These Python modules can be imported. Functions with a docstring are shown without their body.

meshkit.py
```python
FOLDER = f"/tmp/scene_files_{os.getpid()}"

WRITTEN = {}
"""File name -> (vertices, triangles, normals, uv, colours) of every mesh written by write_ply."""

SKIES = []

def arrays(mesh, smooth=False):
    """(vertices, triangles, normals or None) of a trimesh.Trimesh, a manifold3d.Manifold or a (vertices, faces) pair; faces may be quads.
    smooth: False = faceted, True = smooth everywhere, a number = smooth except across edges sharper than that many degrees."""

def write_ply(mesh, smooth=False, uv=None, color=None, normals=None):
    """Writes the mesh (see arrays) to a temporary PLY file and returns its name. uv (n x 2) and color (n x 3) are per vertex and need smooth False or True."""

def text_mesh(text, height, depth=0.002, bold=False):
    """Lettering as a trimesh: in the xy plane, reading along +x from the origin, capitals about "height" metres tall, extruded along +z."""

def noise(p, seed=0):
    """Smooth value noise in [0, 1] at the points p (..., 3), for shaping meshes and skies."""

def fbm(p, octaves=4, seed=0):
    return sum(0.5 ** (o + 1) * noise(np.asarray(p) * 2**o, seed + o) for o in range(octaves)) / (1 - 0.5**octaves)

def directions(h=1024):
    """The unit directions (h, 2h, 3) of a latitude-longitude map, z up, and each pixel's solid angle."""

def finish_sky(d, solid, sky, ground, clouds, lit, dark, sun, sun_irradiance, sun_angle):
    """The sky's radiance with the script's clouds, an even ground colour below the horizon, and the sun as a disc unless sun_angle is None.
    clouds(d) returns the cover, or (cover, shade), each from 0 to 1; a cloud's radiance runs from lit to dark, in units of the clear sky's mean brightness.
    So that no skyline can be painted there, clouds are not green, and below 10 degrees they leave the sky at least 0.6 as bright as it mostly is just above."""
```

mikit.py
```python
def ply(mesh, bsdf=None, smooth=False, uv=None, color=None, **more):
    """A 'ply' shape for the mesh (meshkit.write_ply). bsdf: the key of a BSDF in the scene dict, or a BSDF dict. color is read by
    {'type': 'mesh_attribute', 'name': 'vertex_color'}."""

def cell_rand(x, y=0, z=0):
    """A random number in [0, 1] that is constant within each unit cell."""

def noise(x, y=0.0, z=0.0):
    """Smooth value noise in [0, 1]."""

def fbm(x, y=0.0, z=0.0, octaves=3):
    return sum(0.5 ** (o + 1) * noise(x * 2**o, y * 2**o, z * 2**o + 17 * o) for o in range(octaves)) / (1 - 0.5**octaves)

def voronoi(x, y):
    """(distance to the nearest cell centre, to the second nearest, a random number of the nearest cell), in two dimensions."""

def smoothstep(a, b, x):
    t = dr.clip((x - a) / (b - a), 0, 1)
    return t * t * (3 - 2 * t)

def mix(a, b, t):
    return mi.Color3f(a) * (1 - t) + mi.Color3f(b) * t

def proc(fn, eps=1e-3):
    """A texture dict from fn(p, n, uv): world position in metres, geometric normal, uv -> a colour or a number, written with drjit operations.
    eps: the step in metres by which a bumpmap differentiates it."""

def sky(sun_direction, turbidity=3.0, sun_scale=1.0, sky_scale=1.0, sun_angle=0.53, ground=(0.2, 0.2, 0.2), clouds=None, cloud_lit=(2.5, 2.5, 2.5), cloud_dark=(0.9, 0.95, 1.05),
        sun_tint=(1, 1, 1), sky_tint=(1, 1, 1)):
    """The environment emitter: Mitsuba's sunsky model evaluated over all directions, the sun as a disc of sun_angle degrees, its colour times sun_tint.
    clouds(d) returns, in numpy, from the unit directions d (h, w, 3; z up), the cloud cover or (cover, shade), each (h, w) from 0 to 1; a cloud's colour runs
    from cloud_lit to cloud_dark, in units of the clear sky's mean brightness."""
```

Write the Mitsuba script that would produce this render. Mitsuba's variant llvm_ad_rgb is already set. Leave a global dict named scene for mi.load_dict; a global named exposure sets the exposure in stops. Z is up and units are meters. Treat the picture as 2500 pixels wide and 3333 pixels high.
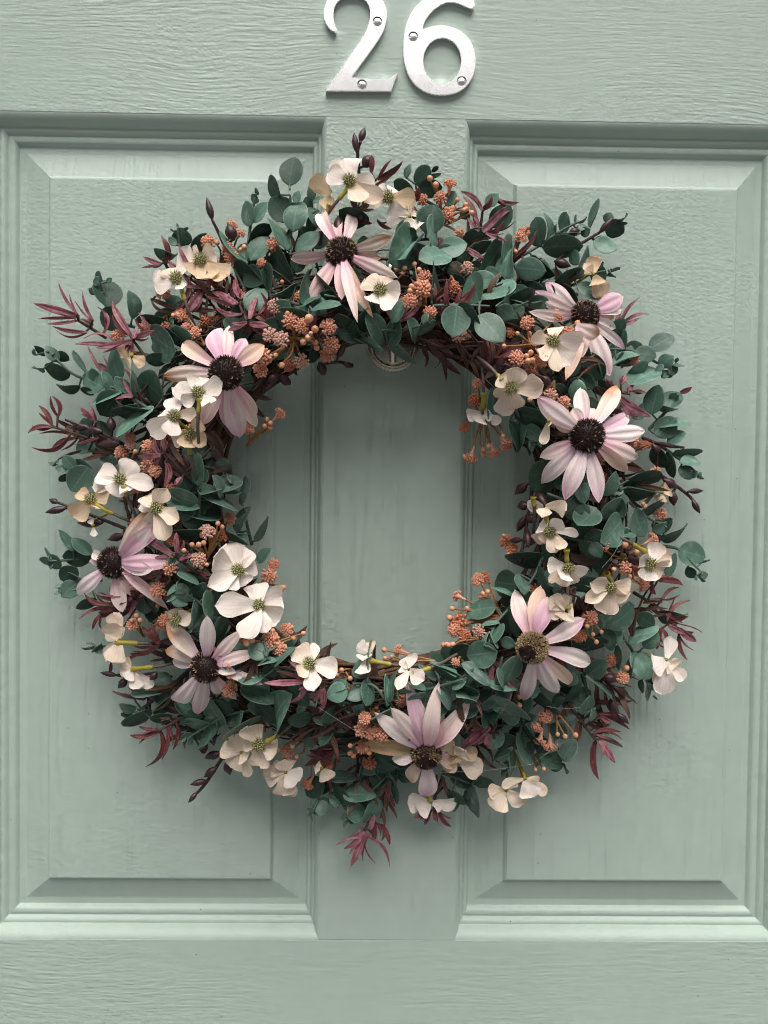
import math, random
import numpy as np, trimesh, mitsuba as mi, drjit as dr, mikit
import manifold3d as m3
from shapely.geometry import Polygon
from mikit import noise, fbm, smoothstep, mix

# ------------------------------------------------------------------ camera, sky, exposure
S = 0.0002212                       # metres on the door per pixel of the 2500 px wide photograph
F = 2700.0                          # focal length in those pixels
CX, CY = 1250.0, 1666.5
DIST = F * S                        # camera to door, 0.6 m


def _rot(p, y, r):
    cx, sx, cy, sy, cz, sz = math.cos(p), math.sin(p), math.cos(y), math.sin(y), math.cos(r), math.sin(r)
    return (np.array([[1, 0, 0], [0, cx, -sx], [0, sx, cx]]) @ np.array([[cy, 0, sy], [0, 1, 0], [-sy, 0, cy]])
            @ np.array([[cz, -sz, 0], [sz, cz, 0], [0, 0, 1]]))


ROT = _rot(*np.radians([-1.5147, 0.8819, -0.6474]))   # slight pitch, yaw and roll of the hand-held phone
_fw, _up = ROT[:, 2], -ROT[:, 1]
EYE = [0.0, -DIST, 0.0]
T = mi.ScalarTransform4f
scene, labels = {}, {}
scene['camera'] = {'type': 'perspective', 'fov': math.degrees(2 * math.atan(CX / F)), 'fov_axis': 'x', 'near_clip': 0.02, 'far_clip': 50.0,
                   'to_world': T().look_at(origin=EYE, target=[_fw[0], -DIST + _fw[2], -_fw[1]], up=[_up[0], _up[2], -_up[1]])}
# an overcast day: the light comes from a wide bright patch of cloud high above the street
scene['sky'] = mikit.sky((0.04, -0.60, 1.0), turbidity=3, sun_scale=0.3, sky_scale=1.0, sun_angle=46, sun_tint=(0.90, 1.0, 1.22),
                         clouds=lambda d: (np.ones(d.shape[:2]), 1 - np.clip(d[..., 2], 0, 1)),      # overcast: the zenith three times as bright as the horizon
                         cloud_lit=(0.60, 0.62, 0.645), cloud_dark=(0.21, 0.216, 0.224), ground=(0.15, 0.15, 0.15))
exposure = 3.42

# ------------------------------------------------------------------ helpers
TILES = {'A': (0, 300), 'B': (800, 380), 'C': (1500, 600), 'D': (50, 1100), 'E': (1450, 1300), 'F': (250, 1850), 'G': (950, 1950), 'H': (1400, 1800)}
K = 900.0 / 1659.0
rng = random.Random(26)
nrng = np.random.default_rng(26)


def src(tile, x, y):
    o = TILES[tile]
    return np.array([o[0] + x * K, o[1] + y * K])


def world(p, d):
    """The point d metres in front of the door face that the photograph shows at p."""
    q = ROT @ np.array([(p[0] - CX) / F, (p[1] - CY) / F, 1.0])
    t = (DIST - d) / q[2]
    return np.array([q[0] * t, -d, -q[1] * t])


def size(px, d):
    return px * S * (DIST - d) / DIST


RING = np.array([1236.0, 1643.0])


def depth(p):
    """How far the foliage stands off the door, by distance from the middle of the wreath."""
    r = np.linalg.norm(np.asarray(p) - RING)
    return 0.023 + 0.060 * math.exp(-((r - 640) / (170 if r < 640 else 190)) ** 2)


counts = {}


def fresh(key):
    n = counts.get(key, 0)
    counts[key] = n + 1
    return key if n == 0 else f'{key}_{n:03d}'


def put(key, mesh, bsdf, smooth=True, uv=None):
    k = fresh(key)
    scene[k] = mikit.ply(mesh, bsdf, smooth=smooth, uv=uv)
    return k


def unit(v):
    return v / max(np.linalg.norm(v), 1e-12)


def join(parts):
    vs, fs, n = [], [], 0
    for v, f in parts:
        vs.append(v)
        fs.append(f + n)
        n += len(v)
    return np.vstack(vs), np.vstack(fs)


def grid_faces(nu, nv):
    i, j = np.meshgrid(np.arange(nu - 1), np.arange(nv - 1), indexing='ij')
    a = (i * nv + j).ravel()
    return np.vstack([np.stack([a, a + nv, a + nv + 1], 1), np.stack([a, a + nv + 1, a + 1], 1)])


def spline(pts, n):
    p = np.asarray(pts, float)
    if len(p) == 2:
        t = np.linspace(0, 1, n)[:, None]
        return p[0] * (1 - t) + p[1] * t
    q = np.vstack([2 * p[0] - p[1], p, 2 * p[-1] - p[-2]])
    out = []
    for u in np.linspace(0, len(p) - 1 - 1e-9, n):
        i, t = int(u), u - int(u)
        a, b, c, d = q[i:i + 4]
        out.append(0.5 * (2 * b + (c - a) * t + (2 * a - 5 * b + 4 * c - d) * t * t + (3 * b - a - 3 * c + d) * t ** 3))
    return np.array(out)


def tube(pts, r0, r1=None, n=8, sides=5, caps=True):
    c = spline(pts, n)
    r = np.linspace(r0, r0 if r1 is None else r1, n)
    t = np.gradient(c, axis=0)
    t /= np.linalg.norm(t, axis=1, keepdims=True) + 1e-12
    ref = np.array([0.3, -0.9, 0.31])
    a = np.cross(t, ref)
    a /= np.linalg.norm(a, axis=1, keepdims=True) + 1e-9
    b = np.cross(t, a)
    ang = np.arange(sides) * 2 * np.pi / sides
    v = (c[:, None] + r[:, None, None] * (np.cos(ang)[None, :, None] * a[:, None] + np.sin(ang)[None, :, None] * b[:, None])).reshape(-1, 3)
    i, j = np.meshgrid(np.arange(n - 1), np.arange(sides), indexing='ij')
    k = (i * sides + j).ravel()
    k2 = (i * sides + (j + 1) % sides).ravel()
    f = np.vstack([np.stack([k, k2, k2 + sides], 1), np.stack([k, k2 + sides, k + sides], 1)])
    if caps:
        m = len(v)
        v = np.vstack([v, c[:1], c[-1:]])
        j = np.arange(sides)
        f = np.vstack([f, np.stack([(j + 1) % sides, j, j * 0 + m], 1), np.stack([m - sides + j, m - sides + (j + 1) % sides, j * 0 + m + 1], 1)])
    return v, f


def lathe_along(base, tip, w, prof, sides=8, ridge=0.0, phase=0.0):
    """A solid of revolution from base to tip; prof: (t, radius) with radius as a part of w / 2."""
    a = tip - base
    z = unit(a)
    x = unit(np.cross(z, [0.2, 0.9, 0.4]))
    y = np.cross(z, x)
    ang = np.arange(sides) * 2 * np.pi / sides + phase
    rr = 1 + ridge * np.cos(np.arange(sides) * np.pi)
    rings = [base + a * t + (w / 2 * q) * rr[:, None] * (np.cos(ang)[:, None] * x + np.sin(ang)[:, None] * y) for t, q in prof]
    v = np.vstack(rings)
    n = len(prof)
    i, j = np.meshgrid(np.arange(n - 1), np.arange(sides), indexing='ij')
    k = (i * sides + j).ravel()
    k2 = (i * sides + (j + 1) % sides).ravel()
    f = np.vstack([np.stack([k, k2, k2 + sides], 1), np.stack([k, k2 + sides, k + sides], 1)])
    return v, f


ICO = {n: (lambda m: (np.array(m.vertices), np.array(m.faces)))(trimesh.creation.icosphere(subdivisions=n)) for n in (0, 1, 2)}


def ball(c, r, n=1):
    return ICO[n][0] * r + c, ICO[n][1]


CAM = np.array(EYE)


def blade(b, t, w, prof, roll=0.0, bend=0.0, curl=0.0, cup=0.0, side=0.0, ribs=0.0, wave=0.0, twist=0.0, notch=0.0, ragged=0.0, thick=0.0, nu=10, nv=7, seed=0, face=None):
    """A leaf or petal from b to t, w wide. bend: bow along its length, curl: the tip bent back, cup: edges forward, side: sideways bow, all as
    parts of its length or width; thick > 0 makes it a closed plate. Returns vertices, faces, uv (along, across)."""
    r = np.random.default_rng(seed)
    a = t - b
    L = np.linalg.norm(a)
    a = a / L
    n0 = unit(CAM - (b + t) / 2) if face is None else unit(np.asarray(face, float))
    n0 = unit(n0 - a * (n0 @ a))
    s0 = np.cross(a, n0)
    u = np.linspace(0, 1, nu)
    v = np.linspace(-1, 1, nv)
    U, V = np.meshgrid(u, v, indexing='ij')
    ang = roll + twist * (U - 0.5)
    ca, sa = np.cos(ang)[..., None], np.sin(ang)[..., None]
    s, n = s0 * ca + n0 * sa, n0 * ca - s0 * sa
    h = (w / 2 * np.array([prof(x) for x in u]))[:, None]
    along = U.copy()
    if notch:
        along = U - notch * np.exp(-(V / 0.35) ** 2) * np.clip((U - 0.6) / 0.4, 0, 1) ** 2
    if ragged:
        along = along + ragged * r.uniform(-1, 1, nv)[None, :] * np.clip((U - 0.7) / 0.3, 0, 1) ** 2
    off = bend * L * 4 * U * (1 - U) - curl * L * np.clip((U - 0.35) / 0.65, 0, 1) ** 2
    off = off + cup * h * V ** 2 - ribs * h * np.cos(V * np.pi * 2.2) * np.sin(np.pi * np.clip(U * 0.9 + 0.06, 0, 1))
    ph = r.uniform(0, 6.28, 4)
    off = off + wave * w * (np.sin(U * 5.1 + ph[0] + V * 1.3) * np.abs(V) ** 1.5 + 0.5 * np.sin(U * 9 + V * 3.0 + ph[1]) * np.abs(V))
    P = b + (along * L)[..., None] * a + (h * V)[..., None] * s + off[..., None] * n + (side * L * 4 * U * (1 - U))[..., None] * s0
    uv = np.stack([U, V * 0.5 + 0.5], -1).reshape(-1, 2)
    f = grid_faces(nu, nv)
    if not thick:
        return P.reshape(-1, 3), f, uv
    du, dv = np.gradient(P, axis=0), np.gradient(P, axis=1)
    nn = np.cross(du, dv)
    nn /= np.linalg.norm(nn, axis=2, keepdims=True) + 1e-12
    nn *= np.where((nn * n).sum(-1, keepdims=True) < 0, -1, 1)
    edge = np.sqrt(np.clip(1 - V ** 4, 0.12, 1))[..., None]
    A, B = (P + nn * thick / 2 * edge).reshape(-1, 3), (P - nn * thick / 2 * edge).reshape(-1, 3)
    m = nu * nv
    rim = np.concatenate([np.arange(nu) * nv, (nu - 1) * nv + np.arange(1, nv), (np.arange(nu - 2, -1, -1)) * nv + nv - 1, np.arange(nv - 2, 0, -1)])
    r2 = np.roll(rim, -1)
    f2 = np.vstack([f, f[:, ::-1] + m, np.stack([rim, rim + m, r2 + m], 1), np.stack([rim, r2 + m, r2], 1)])
    return np.vstack([A, B]), f2, np.vstack([uv, uv])


def p_round(t):
    return max(math.sin(math.pi * min(max(t, 0), 1) ** 0.92), 0.0) ** 0.62 * (1 if t > 0.03 else 0.6) + 0.02


def p_long(t):
    return max(math.sin(math.pi * t ** 0.85), 0.0) ** 0.75 + 0.03


def p_slim(t):
    return (0.30 + 0.70 * math.sin(math.pi * min(t * 0.80 + 0.1, 1)) ** 1.0) * (1 - t ** 5) ** 0.6 + 0.03


def p_daisy(t):
    x = min(t / 0.55, 1)
    return (0.42 + 0.58 * x * x * (3 - 2 * x)) * max(1 - max((t - 0.55) / 0.45, 0) ** 2.1, 0) ** 0.72 + 0.02


def p_dog(t):
    x = min(t / 0.68, 1)
    return (0.22 + 0.78 * x ** 0.9) * max(1 - max((t - 0.62) / 0.38, 0) ** 3.0, 0) ** 0.5 + 0.05


# ------------------------------------------------------------------ materials
def princ(name, color, rough=0.5, spec=0.5, **more):
    scene[name] = {'type': 'twosided', 'b': {'type': 'principled', 'base_color': color if isinstance(color, dict) else {'type': 'rgb', 'value': list(color)},
                                             'roughness': rough, 'specular': spec, **more}}


def rgb(*c):
    return {'type': 'rgb', 'value': list(c)}


PAINT = (0.368, 0.462, 0.409)


def paint(name, height, depth_scale):
    def colour(p, n, uv):
        k = fbm(p.x * 9, p.z * 7, 3.1, 3)
        g = noise(p.x * 140, p.z * 140, 5.0)
        near, _, which = mikit.voronoi(p.x * 34, p.z * 34)                           # a few pinholes and specks in the paint
        speck = smoothstep(0.022, 0.010, near) * dr.select(which > 0.90, 1.0, 0.0)
        return (1 - speck * 0.55) * mix((PAINT[0] * 0.92, PAINT[1] * 0.92, PAINT[2] * 0.915), (PAINT[0] * 1.07, PAINT[1] * 1.07, PAINT[2] * 1.07), k * 0.8 + g * 0.2)
    scene[name] = {'type': 'bumpmap', 'arbitrary': mikit.proc(height, eps=2.2e-4), 'scale': depth_scale,
                   'bsdf': {'type': 'principled', 'base_color': mikit.proc(colour), 'roughness': 0.5, 'specular': 0.35}}


def _stipple(p):
    wx, wz = noise(p.x * 60, p.z * 60, 1.0) * 0.012, noise(p.x * 60, p.z * 60, 9.0) * 0.012
    return fbm((p.x + wx * 0.5) * 480, (p.z + wz * 0.5) * 600, 2.0, 2)


def h_rail(p, n, uv):
    w = noise(p.x * 9, p.z * 14, 4.0) * 0.014 + noise(p.x * 30, p.z * 44, 8.0) * 0.003
    z = p.z + w
    a = noise(p.x * 70, z * 820, 1.0)
    b = noise(p.x * 26 + 7, z * 430, 2.0)
    c = noise(p.x * 210, z * 1000, 5.0)
    m = smoothstep(0.42, 0.75, fbm(p.x * 14, p.z * 22, 6.0, 2))
    k = 0.35 + 0.75 * smoothstep(0.25, 0.75, fbm(p.x * 8, p.z * 15, 3.0, 2))
    return ((a * 0.5 + b * 0.22 + c * 0.35) * (1 - m * 0.4) + _stipple(p) * m * 0.6) * k


def h_stile(p, n, uv):
    x = p.x + noise(p.x * 16, p.z * 9, 4.0) * 0.008
    a = noise(x * 760, p.z * 18, 1.0)
    b = noise(x * 330, p.z * 40, 2.0)
    c = noise(x * 1000, p.z * 120, 6.0)
    m = smoothstep(0.40, 0.75, fbm(p.x * 20, p.z * 14, 3.0, 2) + smoothstep(0.12, 0.25, p.z) * 0.3)
    return (a * 1.0 + b * 0.5 + c * 0.5) * (1 - m * 0.4) + _stipple(p) * m * 0.75


def h_panel(p, n, uv):
    w = noise(p.x * 13, p.z * 11, 4.0)
    x = p.x + w * 0.008
    z = p.z + noise(p.x * 12, p.z * 17, 2.5) * 0.020
    a = noise(x * 720, p.z * 26, 1.0)
    d = noise(x * 340, p.z * 50, 3.0)
    c = noise(p.x * 60, z * 760, 5.0)
    top = smoothstep(0.06, 0.24, p.z + (w - 0.5) * 0.12)
    low = smoothstep(-0.12, -0.24, p.z + (w - 0.5) * 0.10)
    m = smoothstep(0.35, 0.7, fbm(p.x * 15, p.z * 15, 7.0, 2) + top * 0.25)
    return (a * 1.25 + d * 0.7) * (1 - top * 0.4) + c * (top * 0.10 + low * 0.04) + _stipple(p) * (0.22 + m * 0.42)


paint('rail_paint', h_rail, 0.00048)
paint('stile_paint', h_stile, 0.00066)
paint('panel_paint', h_panel, 0.00052)
paint('moulding_paint', lambda p, n, uv: fbm(p.x * 130, p.z * 130, 3.0, 3), 0.0005)


def leaf_mat(name, body, frost, amount, rough):
    def colour(p, n, uv):
        v = dr.abs(uv.y * 2 - 1)
        t = uv.x
        mid = 1 - smoothstep(0.015, 0.055, v * (0.5 + t * 0.5))
        ph = (t + 0.02 - v * 0.20) * 7.0
        sv = dr.abs(ph - dr.floor(ph) - 0.5)
        side = (1 - smoothstep(0.02, 0.075, sv)) * smoothstep(0.95, 0.55, v) * smoothstep(0.08, 0.2, t)
        rim = smoothstep(0.90, 0.99, v) * 0.55
        tone = fbm(p.x * 70, p.z * 70, p.y * 70, 2)
        wear = fbm(p.x * 260 + 3, p.z * 260, p.y * 260, 2)
        wear = smoothstep(0.62 - amount * 0.35, 0.98 - amount * 0.2, wear * 0.75 + tone * 0.4)
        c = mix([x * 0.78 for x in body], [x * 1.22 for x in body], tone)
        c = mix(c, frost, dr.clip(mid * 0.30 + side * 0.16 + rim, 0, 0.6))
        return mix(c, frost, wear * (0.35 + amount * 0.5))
    princ(name, mikit.proc(colour), rough - 0.06, 0.2 if rough > 0.52 else 0.42)


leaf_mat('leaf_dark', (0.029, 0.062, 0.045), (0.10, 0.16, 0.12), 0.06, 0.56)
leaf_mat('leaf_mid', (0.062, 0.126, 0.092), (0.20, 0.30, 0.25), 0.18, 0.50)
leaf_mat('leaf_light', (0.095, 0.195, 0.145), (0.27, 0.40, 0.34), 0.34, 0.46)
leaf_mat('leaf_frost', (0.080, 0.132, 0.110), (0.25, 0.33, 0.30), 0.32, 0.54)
LEAF = ['leaf_dark', 'leaf_mid', 'leaf_light', 'leaf_frost']
princ('sprig_stem', (0.070, 0.112, 0.086), 0.5)


def petal_mat(name, base, mid, tip, t0, t1, trans=0.22, split=0.0):
    def colour(p, n, uv):
        t = uv.x + (noise(p.x * 160, p.z * 160, p.y * 160) - 0.5) * 0.16 + (uv.y - 0.5) * split
        line = noise(uv.y * 26 + p.x * 8, uv.x * 1.5, 2.0)
        c = mix(base, mid, smoothstep(0.05, t0, t))
        c = mix(c, tip, smoothstep(t1, 1.0, t) * 0.9)
        return c * (0.90 + 0.14 * line)
    scene[name] = {'type': 'principledthin', 'base_color': mikit.proc(colour), 'roughness': 0.72, 'spec_trans': 0.0, 'diff_trans': trans, 'sheen': 0.25, 'eta': 1.33}


LILAC, PINK, CREAM, WHITE, TAN = (0.80, 0.51, 0.64), (0.88, 0.53, 0.64), (0.91, 0.755, 0.70), (0.91, 0.80, 0.775), (0.60, 0.27, 0.12)
petal_mat('petal_pink', PINK, CREAM, (0.84, 0.72, 0.66), 0.75, 0.9)
petal_mat('petal_lilac', (0.80, 0.62, 0.68), (0.84, 0.71, 0.70), LILAC, 0.45, 0.55, split=0.2)
petal_mat('petal_orange', (0.80, 0.60, 0.66), (0.84, 0.70, 0.62), TAN, 0.4, 0.55, split=-0.35)
petal_mat('petal_white', (0.80, 0.55, 0.70), WHITE, WHITE, 0.55, 0.9)
petal_mat('petal_dusk', (0.74, 0.46, 0.53), (0.83, 0.60, 0.59), (0.85, 0.66, 0.60), 0.6, 0.8)
petal_mat('petal_peach', (0.78, 0.48, 0.56), (0.82, 0.60, 0.50), (0.80, 0.56, 0.42), 0.55, 0.7)
petal_mat('petal_rose', (0.78, 0.46, 0.60), (0.83, 0.57, 0.66), (0.86, 0.70, 0.69), 0.7, 0.75)
petal_mat('petal_olive', (0.42, 0.36, 0.20), (0.60, 0.42, 0.24), (0.66, 0.40, 0.24), 0.5, 0.6)
DAISY = dict(p='petal_pink', l='petal_lilac', o='petal_orange', w='petal_white', d='petal_dusk', h='petal_peach', r='petal_rose', v='petal_olive')
petal_mat('blossom_white', (0.78, 0.75, 0.63), (0.87, 0.785, 0.725), (0.87, 0.78, 0.73), 0.3, 0.95, 0.3)
petal_mat('blossom_cream', (0.74, 0.66, 0.48), (0.83, 0.70, 0.575), (0.81, 0.655, 0.52), 0.3, 0.8, 0.3)
petal_mat('blossom_peach', (0.66, 0.53, 0.34), (0.74, 0.575, 0.40), (0.74, 0.54, 0.36), 0.3, 0.8, 0.3)
BLOSSOM = dict(w='blossom_white', c='blossom_cream', h='blossom_peach')

princ('cone_dark', mikit.proc(lambda p, n, uv: mix((0.010, 0.004, 0.005), (0.040, 0.016, 0.016), noise(p.x * 1400, p.z * 1400, p.y * 1400))), 0.55)
princ('cone_gold', mikit.proc(lambda p, n, uv: mix((0.14, 0.08, 0.035), (0.62, 0.48, 0.27), noise(p.x * 1500, p.z * 1500, p.y * 1500))), 0.5)
princ('stamen_green', mikit.proc(lambda p, n, uv: mix((0.075, 0.070, 0.022), (0.30, 0.29, 0.075), noise(p.x * 900, p.z * 900, p.y * 900))), 0.5)
princ('stamen_pearl', (0.50, 0.50, 0.30), 0.4)
princ('calyx_yellow', mikit.proc(lambda p, n, uv: mix((0.24, 0.19, 0.02), (0.36, 0.32, 0.05), noise(p.x * 300, p.z * 300, p.y * 300))), 0.45)
for nm, a, b in (('bloom_peach', (0.54, 0.235, 0.145), (0.80, 0.44, 0.31)), ('bloom_deep', (0.42, 0.145, 0.075), (0.64, 0.27, 0.16)), ('bloom_pale', (0.52, 0.29, 0.22), (0.72, 0.48, 0.40)),
                 ('berry_peach', (0.55, 0.24, 0.12), (0.74, 0.42, 0.26)), ('bloom_stem', (0.20, 0.095, 0.035), (0.36, 0.20, 0.085))):
    princ(nm, mikit.proc(lambda p, n, uv, a=a, b=b: mix(a, b, noise(p.x * 420, p.z * 420, p.y * 420))), 0.45)


def slender_mat(name, body, pale, amount):
    def colour(p, n, uv):
        v = dr.abs(uv.y * 2 - 1)
        rib = smoothstep(0.22, 0.06, v)
        w = fbm(p.x * 300, p.z * 300, p.y * 300, 2)
        c = mix([x * 0.7 for x in body], [x * 1.25 for x in body], w)
        c = mix(c, [x * 0.45 for x in body], smoothstep(0.5, 0.36, dr.abs(v - 0.42) * 3) * 0.7)
        return mix(c, pale, smoothstep(0.55 - amount * 0.2, 0.85, w + rib * 0.25) * amount)
    princ(name, mikit.proc(colour), 0.5, 0.4)


slender_mat('slender_pink', (0.235, 0.078, 0.098), (0.36, 0.17, 0.20), 0.75)
slender_mat('slender_red', (0.135, 0.032, 0.036), (0.22, 0.085, 0.085), 0.4)
slender_mat('slender_brown', (0.110, 0.056, 0.040), (0.17, 0.095, 0.075), 0.4)
slender_mat('slender_dark', (0.060, 0.022, 0.029), (0.10, 0.045, 0.055), 0.4)
SLIM = dict(p='slender_pink', r='slender_red', b='slender_brown', d='slender_dark')
princ('seed_bud', mikit.proc(lambda p, n, uv: mix((0.020, 0.007, 0.010), (0.060, 0.022, 0.029), fbm(p.x * 300, p.z * 300, p.y * 300, 2))), 0.42)
princ('vine_brown', mikit.proc(lambda p, n, uv: mix((0.040, 0.020, 0.012), (0.160, 0.085, 0.050), fbm(p.x * 240, p.z * 240, p.y * 240, 3))), 0.7, 0.3)
princ('twig_dark', mikit.proc(lambda p, n, uv: mix((0.026, 0.015, 0.012), (0.100, 0.060, 0.048), fbm(p.x * 260, p.z * 260, p.y * 260, 2))), 0.7, 0.3)
princ('flower_stem', (0.11, 0.082, 0.072), 0.6)
scene['nickel'] = {'type': 'twosided', 'b': {'type': 'bumpmap', 'arbitrary': mikit.proc(lambda p, n, uv: noise(p.x * 55, p.z * 55, 1.0), eps=1e-3), 'scale': 0.00012,
                                             'bsdf': {'type': 'roughconductor', 'material': 'none', 'specular_reflectance': rgb(0.80, 0.795, 0.785), 'alpha': 0.10}}}
scene['old_nickel'] = {'type': 'twosided', 'b': {'type': 'roughconductor', 'material': 'none', 'specular_reflectance': rgb(0.80, 0.76, 0.68), 'alpha': 0.16}}
princ('silk', (0.7, 0.7, 0.68), 0.4)

# ------------------------------------------------------------------ the door
labels['door'] = {'label': 'sage green painted panelled front door with visible brush strokes', 'category': 'door'}


def uvp(u, v, y=0.0):
    return np.array([u * S, y, -v * S])


def chamfer_box(key, u0, v0, u1, v1, bsdf, c=0.0009, y=0.0, back=0.040):
    x0, x1, z0, z1 = u0 * S, u1 * S, -v1 * S, -v0 * S
    q = lambda i, yy: [[x0 + i, yy, z0 + i], [x1 - i, yy, z0 + i], [x1 - i, yy, z1 - i], [x0 + i, yy, z1 - i]]
    v = np.array(q(c, y) + q(c * 0.35, y + c * 0.25) + q(0, y + c) + q(0, back))
    f = [[0, 1, 2], [0, 2, 3]]
    for k in range(3):
        for i in range(4):
            a, b = 4 * k + i, 4 * k + (i + 1) % 4
            f += [[a, a + 4, b + 4], [a, b + 4, b]]
    f += [[12, 14, 13], [12, 15, 14]]
    return put(key, (v, np.array(f)), bsdf, smooth=False)


TOP, BOT = -1196.0, 1485.0            # the opening of both panels
PAN = [(-1247.0, -158.0, 85.0, 48.0, -1162.0, -206.0), (290.0, 1367.0, 51.0, 85.0, 341.0, 1282.0)]
chamfer_box('door__rail', -1247, -2080, 1367, TOP, 'rail_paint', c=0.0006)
chamfer_box('door__rail', -1247, BOT, 1367, 2360, 'rail_paint', c=0.0006)
chamfer_box('door__stile', -1720, -2080, -1247, 2360, 'stile_paint')
chamfer_box('door__stile', 1367, -2080, 1840, 2360, 'stile_paint')
chamfer_box('door__mullion', -158, TOP, 290, BOT, 'stile_paint', c=0.0004, y=-0.0002)

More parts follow.
